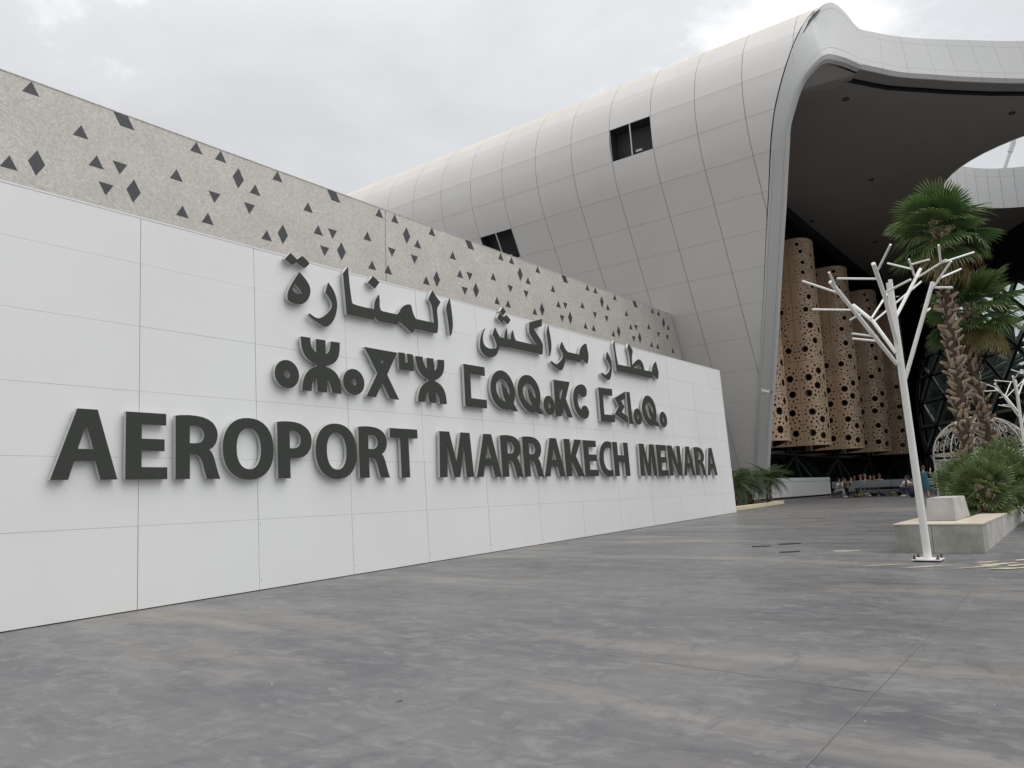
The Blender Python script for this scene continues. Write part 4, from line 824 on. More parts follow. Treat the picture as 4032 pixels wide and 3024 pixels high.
def lattice(name, off, wd, mt, sh=0.0, rows_=range(len(zr_))):
    for r_ in rows_:
        for i in range(-7, 3):
            p = node(i, r_); p = (p[0]+sh, p[1]+sh*.3)
            seg = []
            q = node(i+1, r_); seg.append((q[0]+sh, q[1]+sh*.3))
            if r_+1 < len(zr_):
                for di in ((0, 1) if r_ % 2 == 0 else (-1, 0)):
                    q = node(i+di, r_+1); seg.append((q[0]+sh, q[1]+sh*.3))
            for q in seg:
                cc = clip(p, q)
                if cc: m1 = MB(); m1.bar(fp(*cc[0], off), fp(*cc[1], off), wd, wd*.8); m1.obj(name, mt, lat)
lattice('lattice_bar', -.75, .17, m_black)
lattice('strut', -.32, .30, m_green, 1.1)
for r_ in range(1, 8):
    z = zr_[r_]-1.15
    cc = clip((-40, z), (0, z))
    if cc: m1 = MB(); m1.bar(fp(cc[0][0]+.2, z, -.25), fp(cc[1][0]-.2, z, -.25), .1); m1.obj('rail', m_green, lat)
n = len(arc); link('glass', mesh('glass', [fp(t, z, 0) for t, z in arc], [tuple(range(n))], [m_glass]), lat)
# dark wall round the glass, from the screens to the rim
mb = MB(); outer_pts = [(9, .6)]+[(9, ZCE+.3)]+[(-45, ZCE+.3), (-45, .6)]
P = outer_pts
wl = [(a, z) for a, z in arc]
Pv = [Vector(p) for p in outer_pts]+[Vector(p) for p in arc]; E_ = [(0, 1), (1, 2), (2, 3)]+[(4+i, 4+i+1) for i in range(n-1)]+[(4, 0), (3, 4+n-1)]
r_ = delaunay_2d_cdt(Pv, E_, [], 0, 1e-5)
K = []
for f in r_[2]:
    c = (sum(r_[0][i].x for i in f)/3, sum(r_[0][i].y for i in f)/3)
    if not in_arc(*c): K.append(tuple(f))
link('surround_wall', mesh('surround_wall', [fp(v.x, v.y, .02) for v in r_[0]], K, [m_black]), lat)
# the hall behind the glass: floor beams, back wall with daylight above
mb = MB()
mb.quad(fp(-42, .6, 14), fp(4, .6, 14), fp(4, 13.2, 14), fp(-42, 13.2, 14)); mb.quad(fp(4, .6, .3), fp(4, .6, 14), fp(4, 20, 14), fp(4, 20, .3))
mb.obj('hall_back_wall', m_glassdark, lat)
mb = MB(); mb.hexa([fp(-42, 6.2, 3), fp(3, 6.2, 3), fp(3, 6.2, 13.9), fp(-42, 6.2, 13.9)], [fp(-42, 6.7, 3), fp(3, 6.7, 3), fp(3, 6.7, 13.9), fp(-42, 6.7, 13.9)]); mb.obj('hall_floor', m_glassdark, lat)
for z, off, sag in ((13.6, 8, 1.0), (14.4, 9.5, 1.3), (15.1, 11, 1.7), (12.6, 6, .6)):
    mb = MB(); mb.tube([fp(-40+44*k/16, z+sag*math.sin(PI*k/16)-.4, off) for k in range(17)], .22, 6); mb.obj('roof_beam', m_green, lat, smooth=True)
for k in range(9):
    mb = MB(); t = -36+4.5*k; mb.bar(fp(t, 13.2, 13.5), fp(t+1.5, 20.5, 4), .3); mb.obj('roof_strut', m_green, lat)
# ------------------------------------------------------------------ doors and frosted panels under the facade
dr = tag(empty('entrance_doors', (0, 0, 0)), 'row of tall frosted grey panels and glass doors beyond the benches', 'doors')
m_frost = mat('frosted', (.17, .19, .20), .55, noise=(1.5, .6, (.12, .14, .145)))
m_teal = mat('teal_glass', (.05, .10, .10), .2)
for k, (t0, t1, zt) in enumerate(((7.35, 5.2, 4.35), (5.1, 3.0, 4.35), (2.9, 1.3, 3.95), (1.2, -.6, 3.9), (-.7, -2.2, 3.55))):
    m1 = MB(); m1.hexa([fp(t0, .6, -.7), fp(t1, .6, -.7), fp(t1, .6, -.62), fp(t0, .6, -.62)], [fp(t0, zt, -.7), fp(t1, zt, -.7), fp(t1, zt, -.62), fp(t0, zt, -.62)]); m1.obj('frosted_panel', m_frost, dr)
for t0, t1 in ((9.2, 8.7), (8.3, 8.0), (10.3, 9.9), (11.6, 11.3)):
    m1 = MB(); m1.hexa([fp(t0, .6, -1), fp(t1, .6, -1), fp(t1, .6, -.9), fp(t0, .6, -.9)], [fp(t0, 4.2, -1), fp(t1, 4.2, -1), fp(t1, 4.2, -.9), fp(t0, 4.2, -.9)]); m1.obj('door_leaf', m_teal, dr)
m1 = MB(); m1.bar(fp(14, 4.7, -.8), fp(-2.6, 4.7, -.8), .35); m1.obj('lintel', m_black, dr)
# ------------------------------------------------------------------ long planter with stone block
pl_ = tag(empty('concrete_planter', (0, 0, 0)), 'long low concrete planter with a cream stone rim, full of palms', 'planter')
PX0, PX1, PYR, PYL, PZ = 15.60, 34.0, 1.775, 3.17, .815
def pbox(name, x0, x1, y0, y1, z0f, z1, mt, par=pl_):
    mb = MB(); mb.hexa([(x0, y0, z0f(x0)), (x1, y0, z0f(x1)), (x1, y1, z0f(x1)), (x0, y1, z0f(x0))], [(x0, y0, z1), (x1, y0, z1), (x1, y1, z1), (x0, y1, z1)])
    return mb.obj(name, mt, par)
gz_ = lambda x: G(x)-.02
ysplit = 2.56
pbox('front_slab', PX0, PX0+.5, PYR, ysplit-.004, gz_, PZ-.022, m_conc); pbox('front_slab', PX0, PX0+.5, ysplit+.004, PYL, gz_, PZ-.022, m_conc)
x = PX0+.5
while x < PX1:
    x2 = min(x+2.4, PX1); pbox('side_slab', x+.004, x2-.004, PYR, PYR+.12, gz_, PZ-.022, m_conc2); pbox('side_slab', x+.004, x2-.004, PYL-.12, PYL, gz_, PZ-.022, m_conc)
    x = x2
pbox('back_slab', PX1-.15, PX1, PYR+.12, PYL-.12, gz_, PZ-.022, m_conc)
pbox('cap_stone', PX0-.012, PX0+2.3, PYR-.012, PYL+.012, lambda x: PZ-.021, PZ, m_cap)
for k in range(7):
    a = PX0+2.305+k*2.3; pbox('cap_stone', a, a+2.29, PYR-.012, PYR+.50, lambda x: PZ-.021, PZ, m_cap); pbox('cap_stone', a, a+2.29, PYL-.30, PYL+.012, lambda x: PZ-.021, PZ, m_cap)
pbox('soil', PX0+2.3, PX1-.15, PYR+.2, PYL-.2, lambda x: .5, PZ-.03, m_soil)
blk = MB()
blk.hexa([(16.58, 2.29, PZ+.002), (18.45, 2.29, PZ+.002), (18.45, 2.81, PZ+.002), (16.58, 2.81, PZ+.002)], [(16.66, 2.33, 1.243), (18.28, 2.33, 1.243), (18.28, 2.76, 1.243), (16.66, 2.76, 1.243)])
bo = blk.obj('stone_block', m_conc2); bm = bmesh.new(); bm.from_mesh(bo.data); bmesh.ops.bevel(bm, geom=bm.edges[:], offset=.008, segments=2, affect='EDGES'); bm.to_mesh(bo.data); bm.free()
tag(bo, 'tapered pale concrete block sitting on the near end of the planter rim', 'block')
rnd = random.Random(11)
# short grass in the planter
V = []; F = []
for _ in range(2600):
    x = rnd.uniform(18.5, 26); y = rnd.uniform(PYR+.5, PYL-.32); h = rnd.uniform(.05, .16); a = rnd.uniform(0, PI); dx, dy = math.cos(a)*.006, math.sin(a)*.006; lx, ly = rnd.gauss(0, .04), rnd.gauss(0, .04)
    n = len(V); V += [(x-dx, y-dy, PZ-.04), (x+dx, y+dy, PZ-.04), (x+lx, y+ly, PZ-.04+h)]; F.append((n, n+1, n+2))
m_grass = mat('grass', (.07, .12, .03), .7)
tag(link('planter_grass', mesh('planter_grass', V, F, [m_grass]), None), 'short green grass growing in the long planter', 'grass', kind='stuff')

# ------------------------------------------------------------------ white branching light trees
PT = [["main",[[-0.0,-0.0,0.0],[-0.798,-0.023,4.514]],0.062,0.052],["limb",[[-0.605,0.037,3.194],[-2.307,0.509,4.33]],0.032,0.032],["limb",[[-0.627,0.024,3.373],[-0.425,0.362,3.993],[-0.178,0.698,4.374]],0.03,0.03],["limb",[[-0.67,-0.011,3.545],[-1.364,-0.035,4.189],[-1.938,-0.038,4.577]],0.032,0.032],["limb",[[-0.624,-0.041,3.976],[0.15,-0.357,4.873]],0.028,0.028],["limb",[[-0.498,-0.047,2.952],[-0.479,-0.602,4.471]],0.032,0.032],["twig",[[-0.676,-0.016,4.508],[-0.686,-0.022,4.587]],0.032,0.032],["twig",[[-2.137,0.474,4.234],[-2.539,0.459,4.416]],0.017,0.017],["twig",[[-2.1,0.47,4.186],[-2.165,0.959,4.459]],0.017,0.017],["twig",[[-0.178,0.637,4.275],[-1.008,1.157,4.237]],0.017,0.017],["twig",[[-1.57,0.304,3.909],[-1.338,0.504,3.892]],0.017,0.017],["twig",[[-1.113,0.193,3.601],[-1.718,0.407,3.597]],0.017,0.017],["twig",[[-1.063,0.192,3.534],[-0.866,0.604,3.667]],0.017,0.017],["twig",[[-0.444,0.376,4.035],[0.289,0.186,4.629]],0.017,0.017],["twig",[[-0.433,0.341,3.984],[0.506,-0.293,4.736]],0.017,0.017],["twig",[[-1.8,-0.071,4.508],[-2.128,-0.334,4.76]],0.017,0.017],["twig",[[-1.724,-0.025,4.384],[-1.632,0.573,4.531]],0.017,0.017],["twig",[[-1.412,-0.062,4.22],[-1.573,-0.459,4.317]],0.017,0.017],["twig",[[-0.013,-0.278,4.737],[-0.421,-0.287,4.933]],0.017,0.017],["twig",[[-0.161,-0.27,4.825],[0.012,0.118,5.048]],0.016,0.016],["twig",[[-0.223,-0.287,4.889],[-0.548,-0.597,4.832]],0.016,0.016],["twig",[[0.016,-0.306,4.699],[-0.156,-0.79,4.876]],0.017,0.017],["twig",[[-0.13,-0.735,4.848],[0.677,-1.113,5.123]],0.016,0.016],["twig",[[-0.129,-0.703,4.851],[-0.588,-0.759,5.029]],0.017,0.017],["twig",[[-0.47,-0.589,4.363],[-0.778,-0.927,4.681]],0.017,0.017],["twig",[[-0.588,-0.712,4.483],[0.117,-0.952,4.74]],0.016,0.016],["twig",[[-0.465,-0.599,4.382],[-0.616,-0.881,4.297]],0.017,0.017],["twig",[[-0.474,-0.464,4.008],[-0.024,-0.453,4.133]],0.017,0.017]]
def pole_tree(loc, label):
    root = tag(empty('white_metal_tree', loc), label, 'sculpture', 'white branching metal trees on the forecourt')
    for n, pts, r0, r1 in PT:
        mb = MB(); rr = [r0+(r1-r0)*i/(len(pts)-1) for i in range(len(pts))]; mb.tube(pts, rr, 16 if n == 'main' else 12)
        o = mb.obj({'main': 'trunk', 'limb': 'branch', 'twig': 'twig'}[n], m_white, root); smooth_by_angle(o.data, 40)
    mb = MB(); mb.box(-.21, .21, -.21, .21, .02, .038); mb.obj('base_plate', m_white, root)
    for sx in (-1, 1):
        for sy in (-1, 1):
            mb = MB(); mb.tube([(sx*.17, sy*.17, -.005), (sx*.17, sy*.17, .10)], .013, 8); mb.tube([(sx*.17, sy*.17, .038), (sx*.17, sy*.17, .062)], .026, 6); mb.obj('bolt', m_bolt, root)
    return root
POLE = [14.295,2.445,0.286]
t1 = pole_tree(tuple(POLE), 'nearest white metal tree sculpture of bare pipes bolted down before the planter')
def copy_tree(o, parent=None):
    c = o.copy(); COL.objects.link(c); c.parent = parent
    for ch in list(o.children): copy_tree(ch, c)
    return c
t2 = copy_tree(t1); t2.location = (34.896, 2.26, 0.597); t2['label'] = 'farther white metal tree sculpture at the right edge, beyond the planter'

# ------------------------------------------------------------------ fan palms
def leaf_mat(name, a, b_, tip):
    m = bpy.data.materials.new(name); m.use_nodes = True; nt = m.node_tree; N = nt.nodes; L = nt.links; p = N['Principled BSDF']; p.inputs['Roughness'].default_value = .45
    oi = N.new('ShaderNodeObjectInfo'); tc = N.new('ShaderNodeTexCoord'); mx = N.new('ShaderNodeMix'); mx.data_type = 'RGBA'; mx.inputs[6].default_value = (*a, 1); mx.inputs[7].default_value = (*b_, 1); L.new(oi.outputs['Random'], mx.inputs[0])
    ln = N.new('ShaderNodeVectorMath'); ln.operation = 'LENGTH'; L.new(tc.outputs['Object'], ln.inputs[0])
    r = N.new('ShaderNodeMapRange'); r.inputs[1].default_value = 1.25; r.inputs[2].default_value = 1.75; r.inputs[4].default_value = .6; L.new(ln.outputs['Value'], r.inputs[0])
    m2 = N.new('ShaderNodeMix'); m2.data_type = 'RGBA'; L.new(r.outputs[0], m2.inputs[0]); L.new(mx.outputs[2], m2.inputs[6]); m2.inputs[7].default_value = (*tip, 1); L.new(m2.outputs[2], p.inputs['Base Color'])
    tr = N.new('ShaderNodeBsdfTranslucent'); L.new(m2.outputs[2], tr.inputs[0]); ms = N.new('ShaderNodeMixShader'); ms.inputs[0].default_value = .25; o = N['Material Output']
    L.new(p.outputs[0], ms.inputs[1]); L.new(tr.outputs[0], ms.inputs[2]); L.new(ms.outputs[0], o.inputs[0]); return m
m_frond = leaf_mat('palm_green', (.050, .115, .032), (.12, .18, .05), (.26, .28, .12))
m_frond_old = leaf_mat('palm_old', (.19, .18, .06), (.27, .19, .09), (.30, .24, .12))
m_bark = mat('palm_bark', (.09, .062, .045), .85, noise=(5, .9, (.08, .055, .04)), bump=(20, .6))
m_boot = mat('palm_boot', (.44, .34, .25), .8, noise=(5, .9, (.15, .10, .075)), bump=(18, .5))
m_stem = mat('petiole', (.16, .19, .06), .5)
def fan_leaf(seed, rad=.85, pet=.75, nseg=34, spread=1.75, droop=.35, split=.52):
    """petiole along +x, blade at its end; segments pleated, split for the outer half, tips hanging"""
    r_ = random.Random(seed); mb = MB(); mb.mi = 1
    mb.tube([(0, 0, 0), (pet*.5, 0, .06), (pet, 0, .04)], [.022, .016, .011], 5)
    mb.mi = 0
    for i in range(nseg):
        a = -spread+2*spread*(i+.5)/nseg; w_ = spread/nseg
        R_ = rad*(1-.22*abs(a/spread)**2)*r_.uniform(.92, 1.06); ca, sa = math.cos(a), math.sin(a)
        fold = .035
        def P(r0, da, dz): 
            aa = a+da; z = .04+dz-droop*(max(0, r0/rad-.35)**2)*rad*1.1-.10*abs(sa)*r0
            return (pet+r0*math.cos(aa), r0*math.sin(aa), z)
        tipz = -r_.uniform(.0, .22)*rad*droop*2
        rm = R_*split
        # two half strips form a shallow V
        c0 = P(.02, 0, 0); m0 = P(rm*.55, 0, -fold*.6); m1 = P(rm, 0, -fold); t_ = P(R_*.86, r_.uniform(-.02, .02), tipz*.5); tt = P(R_, r_.uniform(-.05, .05), tipz)
        for sg in (-1, 1):
            e0 = P(rm*.55, sg*w_, .0); e1 = P(rm, sg*w_, .01); e2 = P(R_*.86, sg*w_*.42, tipz*.5)
            if sg < 0: mb.quad(c0, m0, e0); mb.quad(m0, m1, e1, e0); mb.quad(m1, t_, e2, e1); mb.quad(t_, tt, e2)
            else: mb.quad(c0, e0, m0); mb.quad(m0, e0, e1, m1); mb.quad(m1, e1, e2, t_); mb.quad(t_, e2, tt)
    return mb
fans = [fan_leaf(s_, .92, .66, 30, 1.75, d).me('frond', [m_frond, m_stem]) for s_, d in ((1, .25), (2, .45), (3, .7))]
fans_old = [fan_leaf(s_, .8, .62, 30, 1.6, d).me('frond', [m_frond_old, m_stem]) for s_, d in ((4, .8), (5, 1.05))]
def boot_mesh():
    # a broad cut leaf stalk, slightly cupped and curling outward at its tip
    mb = MB(); pts = [(.062, .0, .000), (.056, .030, .08), (.046, .048, .16), (.034, .075, .235)]
    for i in range(3):
        (w0, o0, h0), (w1, o1, h1) = pts[i], pts[i+1]
        mb.quad((-w0, -o0, h0), (0, -o0-.022, h0), (0, -o1-.018, h1), (-w1, -o1, h1)); mb.quad((0, -o0-.022, h0), (w0, -o0, h0), (w1, -o1, h1), (0, -o1-.018, h1))
        mb.quad((w0, -o0, h0), (-w0, -o0, h0), (-w1, -o1+.004, h1), (w1, -o1+.004, h1))
    (w1, o1, h1) = pts[3]; mb.quad((-w1, -o1, h1), (0, -o1-.018, h1), (w1, -o1, h1), (0, -o1+.01, h1+.012))
    return mb.me('leaf_base', m_boot)
bootm = boot_mesh()
def place(name, me, parent, M):
    o = bpy.data.objects.new(name, me); COL.objects.link(o); o.parent = parent; o.matrix_local = M; return o
def tall_palm(pts, label, seed, nfr, scale=1.0, r0=.165, r1=.125):
    r_ = random.Random(seed); pts = [Vector(p) for p in pts]; base = pts[0]; P = [p-base for p in pts]
    root = tag(empty('fan_palm', base), label, 'palm tree', 'tall fan palms in the planter')
    mb = MB(); n = len(P); mb.tube(P, [r0+(r1-r0)*i/(n-1) for i in range(n)], 12); mb.obj('trunk', m_bark, root, smooth=True)
    # boots in a spiral
    Ls = [0]
    for a, c in zip(P, P[1:]): Ls.append(Ls[-1]+(c-a).length)
    T = Ls[-1]
    def at(l):
        for i in range(n-1):
            if l <= Ls[i+1] or i == n-2:
                t = (l-Ls[i])/(Ls[i+1]-Ls[i]); return P[i].lerp(P[i+1], t), (P[i+1]-P[i]).normalized(), r0+(r1-r0)*l/T
    k = 0; l = .15; N_ = int(T/.030)
    N_ = min(N_, 296)
    for k in range(N_):
        l = T*(k+.5)/N_; c, d, rad = at(l); a = k*2.39996+r_.uniform(-.55, .55)
        z = d; x = Vector((math.cos(a), math.sin(a), 0)); yv = z.cross(x).normalized(); xo = yv.cross(z).normalized()   # xo outward
        Mx = Matrix((yv.to_tuple(), (-xo).to_tuple(), z.to_tuple())).transposed().to_4x4()
        tw = Matrix.Rotation(r_.choice((-1, 1))*r_.uniform(.15, 1.2), 4, 'Y') @ Matrix.Rotation(r_.uniform(-.12, .4), 4, 'X')
        place('leaf_base', bootm, root, Matrix.Translation(c+xo*(rad*.96)) @ Mx @ tw @ Matrix.Scale(r_.uniform(.85, 1.3)*scale, 4))
    top = P[-1]
    for k in range(nfr):
        u = (k+.5)/nfr; el = math.radians(82-128*u**.9+r_.uniform(-10, 10)); az = k*2.39996+r_.uniform(-.25, .25)
        old = el < math.radians(-24)
        me_ = r_.choice(fans_old) if old and r_.random() < .65 else (fans[0] if el > .6 else r_.choice(fans))
        s_ = r_.uniform(.82, 1.08)*scale*(.92 if el > 1 else 1)
        Mx = Matrix.Translation(top-Vector((0, 0, .25+.55*u))) @ Matrix.Rotation(az, 4, 'Z') @ Matrix.Rotation(-el, 4, 'Y') @ Matrix.Rotation(r_.uniform(-.5, .5), 4, 'X') @ Matrix.Scale(s_, 4)
        place('frond', me_, root, Mx)
    return root
tall_palm([[25.71,3.047,0.813],[25.536,3.052,1.751],[25.338,3.038,2.906],[25.153,3.041,3.916],[24.964,3.015,5.07],[24.781,2.998,6.152],[24.539,2.973,7.595],[24.339,2.911,8.963]], 'left tall fan palm with the higher crown and shaggy brown trunk', 3, 40, .98)
tall_palm([[27.111,2.548,0.755],[26.874,2.576,1.954],[26.65,2.62,3.003],[26.472,2.676,3.754],[26.319,2.717,4.429],[26.169,2.737,5.178],[26.014,2.728,6.075],[25.98,2.578,6.891]], 'right tall fan palm with the lower browning crown and leaning trunk', 8, 38, .96, .155, .12)
# bushy low fan palms round the trunks
m_frond_low = leaf_mat('low_palm_green', (.085, .145, .045), (.16, .21, .08), (.27, .30, .15))
small_fans = [fan_leaf(s_, .50, .48, 15, 1.45, .3, .16).me('frond', [m_frond_low, m_stem]) for s_ in (11, 12, 13)]
def low_palm(loc, label, seed, n, h, group, spread=1.0, fans_=None):
    r_ = random.Random(seed); root = tag(empty('low_palm', loc), label, 'palm', group)
    mb = MB(); mb.tube([(0, 0, -.1), (.02, 0, h*.5), (0, .02, h)], [.17, .15, .12], 10); mb.obj('trunk', m_bark, root, smooth=True)
    for k in range(18):
        a = k*2.4; zz = h*(k+1)/18
        Mx = Matrix.Translation((.15*math.cos(a), .15*math.sin(a), zz-.08)) @ Matrix.Rotation(a+PI/2, 4, 'Z') @ Matrix.Rotation(r_.uniform(-.5, .5), 4, 'Y')
        place('leaf_base', bootm, root, Mx)
    for k in range(n):
        u = (k+.5)/n; el = math.radians(80-110*u+r_.uniform(-14, 14)); az = k*2.39996+r_.uniform(-.3, .3)
        Mx = Matrix.Translation((0, 0, h-.1-.2*u)) @ Matrix.Rotation(az, 4, 'Z') @ Matrix.Rotation(-el, 4, 'Y') @ Matrix.Rotation(r_.uniform(-1.1, 1.1), 4, 'X') @ Matrix.Scale(r_.uniform(.8, 1.2)*spread, 4)
        place('frond', r_.choice(fans_ or small_fans), root, Mx)
    return root
gp = 'low bushy fan palms in the planter'
low_palm((20.4, 2.2, .78), 'bushy low fan palm right behind the concrete block, thick brown stump', 21, 56, .62, gp, .80)
low_palm((21.9, 2.7, .78), 'bushy low fan palm spreading over the left rim of the planter', 22, 46, .70, gp, .82)
low_palm((22.0, 2.15, .78), 'middle bushy low fan palm below the two tall trunks', 25, 46, .75, gp, .9)
low_palm((22.7, 1.95, .78), 'bushy low fan palm by the right edge of the picture', 23, 56, .72, gp, 1.0)
low_palm((25.2, 2.2, .78), 'rearmost low fan palm behind the bushy ones at right', 24, 50, .8, gp, 1.15)

# ------------------------------------------------------------------ kerbed bed with feather palms at the end of the sign wall
bed = tag(empty('kerbed_bed', (0, 0, 0)), 'low bed with a chipped cream kerb at the foot of the terminal', 'planter')
kp = [(30.3, 12.05), (32.27, 12.60), (36.55, 13.08), (42.6, 14.0)]
for a, c in zip(kp, kp[1:]):
    n_ = max(1, int(math.dist(a, c)/1.0))
    for k in range(n_):
        p = Vector(a).lerp(Vector(c), (k+.006)/n_); q = Vector(a).lerp(Vector(c), (k+.994)/n_); nrm = Vector((-(q-p).y, (q-p).x)).normalized()*.3
        mb = MB(); mb.hexa([(p.x, p.y, .58), (q.x, q.y, .58), (q.x+nrm.x, q.y+nrm.y, .58), (p.x+nrm.x, p.y+nrm.y, .58)], [(p.x, p.y, .75), (q.x, q.y, .75), (q.x+nrm.x, q.y+nrm.y, .75), (p.x+nrm.x, p.y+nrm.y, .75)])
        mb.obj('kerb_stone', m_cream, bed)
mb = MB(); mb.quad((42.6, 14.0, .58), (42.9, 14.1, .58), (46, 18, .58), (45.7, 18, .58)); mb.V = []; mb.F = []; mb.I = []
mb.hexa([(42.6, 14.02, .58), (42.9, 14.3, .58), (46.2, 17.9, .58), (45.9, 17.9, .58)], [(42.6, 14.02, .74), (42.9, 14.3, .74), (46.2, 17.9, .74), (45.9, 17.9, .74)]); mb.obj('kerb_stone', m_cream, bed)
mb = MB(); mb.quad((30.4, 12.3, .66), (36.5, 13.3, .66), (42.6, 14.25, .66), (45.8, 18.0, .66), (51, 19, .66), (46, 21, .66), (30.4, 20.5, .66)); mb.obj('soil', m_soil, bed)
def feather(seed, ln=1.25):
    r_ = random.Random(seed); mb = MB(); mb.mi = 1; P = []
    for k in range(9):
        t = k/8; P.append(Vector((ln*t, 0, .52*ln*t-.85*ln*t*t)))
    mb.tube([tuple(p) for p in P], [.012*(1-.7*k/8) for k in range(9)], 4); mb.mi = 0
    for k in range(26):
        t = .12+.86*k/25; i = min(int(t*8), 7); c = P[i].lerp(P[i+1], t*8-i); d = (P[i+1]-P[i]).normalized(); l = .34*math.sin(PI*min(1, t*.9+.12))+.06
        for sg in (-1, 1):
            dr_ = (Vector((0, sg, 0))*.8+d*.75+Vector((0, 0, -.25+r_.uniform(-.15, .15)))).normalized(); e_ = c+dr_*l+Vector((0, 0, -.12*l)); m_ = c+dr_*l*.5
            w_ = d*.010
            mb.quad(tuple(c-w_), tuple(c+w_), tuple(m_+w_*1.2), tuple(m_-w_*1.2)); mb.quad(tuple(m_-w_*1.2), tuple(m_+w_*1.2), tuple(e_))
    return mb.me('frond', [m_frond2, m_stem])
m_frond2 = leaf_mat('feather_green', (.028, .060, .022), (.05, .085, .03), (.07, .10, .04))
feath = [feather(31), feather(32), feather(33)]
def feather_palm(loc, label, h, seed, n=46, s_=1.0):
    r_ = random.Random(seed); root = tag(empty('feather_palm', loc), label, 'palm', 'small feather palms in the kerbed bed')
    mb = MB(); mb.tube([(0, 0, -.05), (.03, 0, h*.5), (0, 0, h)], [.17, .15, .13], 9); mb.obj('trunk', m_bark, root, smooth=True)
    for k in range(24):
        a = k*2.4; Mx = Matrix.Translation((.14*math.cos(a), .14*math.sin(a), h*(k+.5)/24-.08)) @ Matrix.Rotation(a+PI/2, 4, 'Z'); place('leaf_base', bootm, root, Mx)
    for k in range(n):
        u = (k+.5)/n; el = math.radians(75-95*u+r_.uniform(-8, 8)); az = k*2.39996+r_.uniform(-.2, .2)
        Mx = Matrix.Translation((0, 0, h-.05)) @ Matrix.Rotation(az, 4, 'Z') @ Matrix.Rotation(-el+.35, 4, 'Y') @ Matrix.Rotation(r_.uniform(-.3, .3), 4, 'X') @ Matrix.Scale(s_*r_.uniform(.85, 1.1), 4)
        place('frond', r_.choice(feath), root, Mx)
feather_palm((43.6, 15.15, .66), 'right feather palm with a bare dark trunk in front of the low white wall', 1.35, 41, 46, 1.08)
feather_palm((38.3, 14.25, .66), 'front feather palm of the clump beside the sign wall end', 1.15, 42, 46, 1.05)
feather_palm((38.9, 15.3, .66), 'rear feather palm of the clump beside the sign wall end', 1.25, 43, 42, 1.05)
feather_palm((36.3, 14.3, .66), 'feather palm half hidden by the end of the sign wall', 1.1, 44, 42, 1.0)
feather_palm((43.9, 16.6, .66), 'low young feather palm behind the right one in the bed', .25, 45, 22, .75)

# ------------------------------------------------------------------ security camera on the trim
cc_ = tag(empty('security_camera', (46.25, 15.75, 7.25)), 'white bullet security camera on an arm at the shell edge', 'camera')
mb = MB(); mb.tube([(-.24, 0, 0), (.22, 0, 0)], .085, 12); mb.box(-.26, .30, -.095, .095, .075, .10); o = mb.obj('housing', m_white, cc_); o.rotation_euler = (0, .3, -.9)
mb = MB(); mb.bar((0, 0, .02), (.25, .35, .25), .05); mb.bar((0, 0, -.1), (.2, .3, -.2), .03); mb.obj('bracket', m_trim, cc_)
mb = MB(); mb.tube([(.1, -.3, -.05), (.14, -.36, -.07)], .06, 10); mb.obj('lens', m_black, cc_)

# ------------------------------------------------------------------ wrought white gazebo
gzr = tag(empty('wire_gazebo', (39.75, 4.2, .6)), 'white wrought iron gazebo with a scrolled dome behind the palms', 'gazebo')
GR = 1.88
def circ_pts(r_, z, n=32): return [(r_*math.cos(2*PI*k/n), r_*math.sin(2*PI*k/n), z) for k in range(n+1)]
m_wire = mat('wire_white', (.42, .40, .35), .5, noise=(6, .6, (.35, .32, .26)))
for z in (1.82, 2.02, 2.08): mb = MB(); mb.tube(circ_pts(GR, z), .028, 6, False); mb.obj('ring', m_wire, gzr)
HD = 1.6
def dome(a, t): ph = t*PI/2; return (GR*math.cos(ph)*math.cos(a), GR*math.cos(ph)*math.sin(a), 2.08+HD*math.sin(ph))
for k in range(8):
    a = 2*PI*k/8+.25
    mb = MB(); mb.tube([dome(a, i/12) for i in range(13)], .03, 6); mb.obj('rib', m_wire, gzr)
    mb = MB(); mb.tube([(GR*math.cos(a), GR*math.sin(a), -.02), (GR*math.cos(a), GR*math.sin(a), 2.08)], .032, 6); mb.obj('post', m_wire, gzr)
    for row in range(3):
        t0 = .13+.27*row; wdt = (.26, .21, .13)[row]
        for sg in (-1, 1):
            ac = a+PI/8+sg*wdt*.52
            mb = MB(); pts = [dome(ac+sg*wdt*.5*(1-i/22)*math.cos(i*.5)*.95, t0+.13*(1-i/22)*math.sin(i*.5)) for i in range(22)]
            mb.tube(pts, .013, 4); mb.tube([dome(ac+sg*wdt*.5, t0), dome(ac+sg*wdt*.7, t0+.12), dome(a+PI/8+sg*.05, t0+.26)], .013, 4); mb.obj('scroll', m_wire, gzr)
    for q in range(3):
        a2 = a+PI/4*(q+.5)/3; mb = MB()
        mb.tube([(GR*math.cos(a2+.1*(1-i/16)*math.cos(i*.6)), GR*math.sin(a2+.1*(1-i/16)*math.cos(i*.6)), 1.62+.16*(1-i/16)*math.sin(i*.6)) for i in range(16)], .012, 4)
        mb.tube([(GR*math.cos(a2-.12), GR*math.sin(a2-.12), 1.82), (GR*math.cos(a2), GR*math.sin(a2), 1.4), (GR*math.cos(a2+.12), GR*math.sin(a2+.12), 1.82)], .012, 4); mb.obj('scroll', m_wire, gzr)
mb = MB(); mb.lathe((0, 0, 2.08+HD), [(.0001, .25), (.05, .2), (.03, .12), (.07, .05), (.08, 0)], 10); mb.obj('finial', m_wire, gzr)
mb = MB(); mb.hexa([(-1.93, -.30, 1.86), (-1.93, -.62, 1.86), (-1.90, -.62, 1.86), (-1.90, -.30, 1.86)], [(-1.93, -.30, 2.14), (-1.93, -.62, 2.14), (-1.90, -.62, 2.14), (-1.90, -.30, 2.14)])
bs = mb.obj('blue_sign', m_blue, None, (39.75, 4.2, .6)); tag(bs, 'small plain blue sign hung on the gazebo ring between the palm trunks', 'sign')

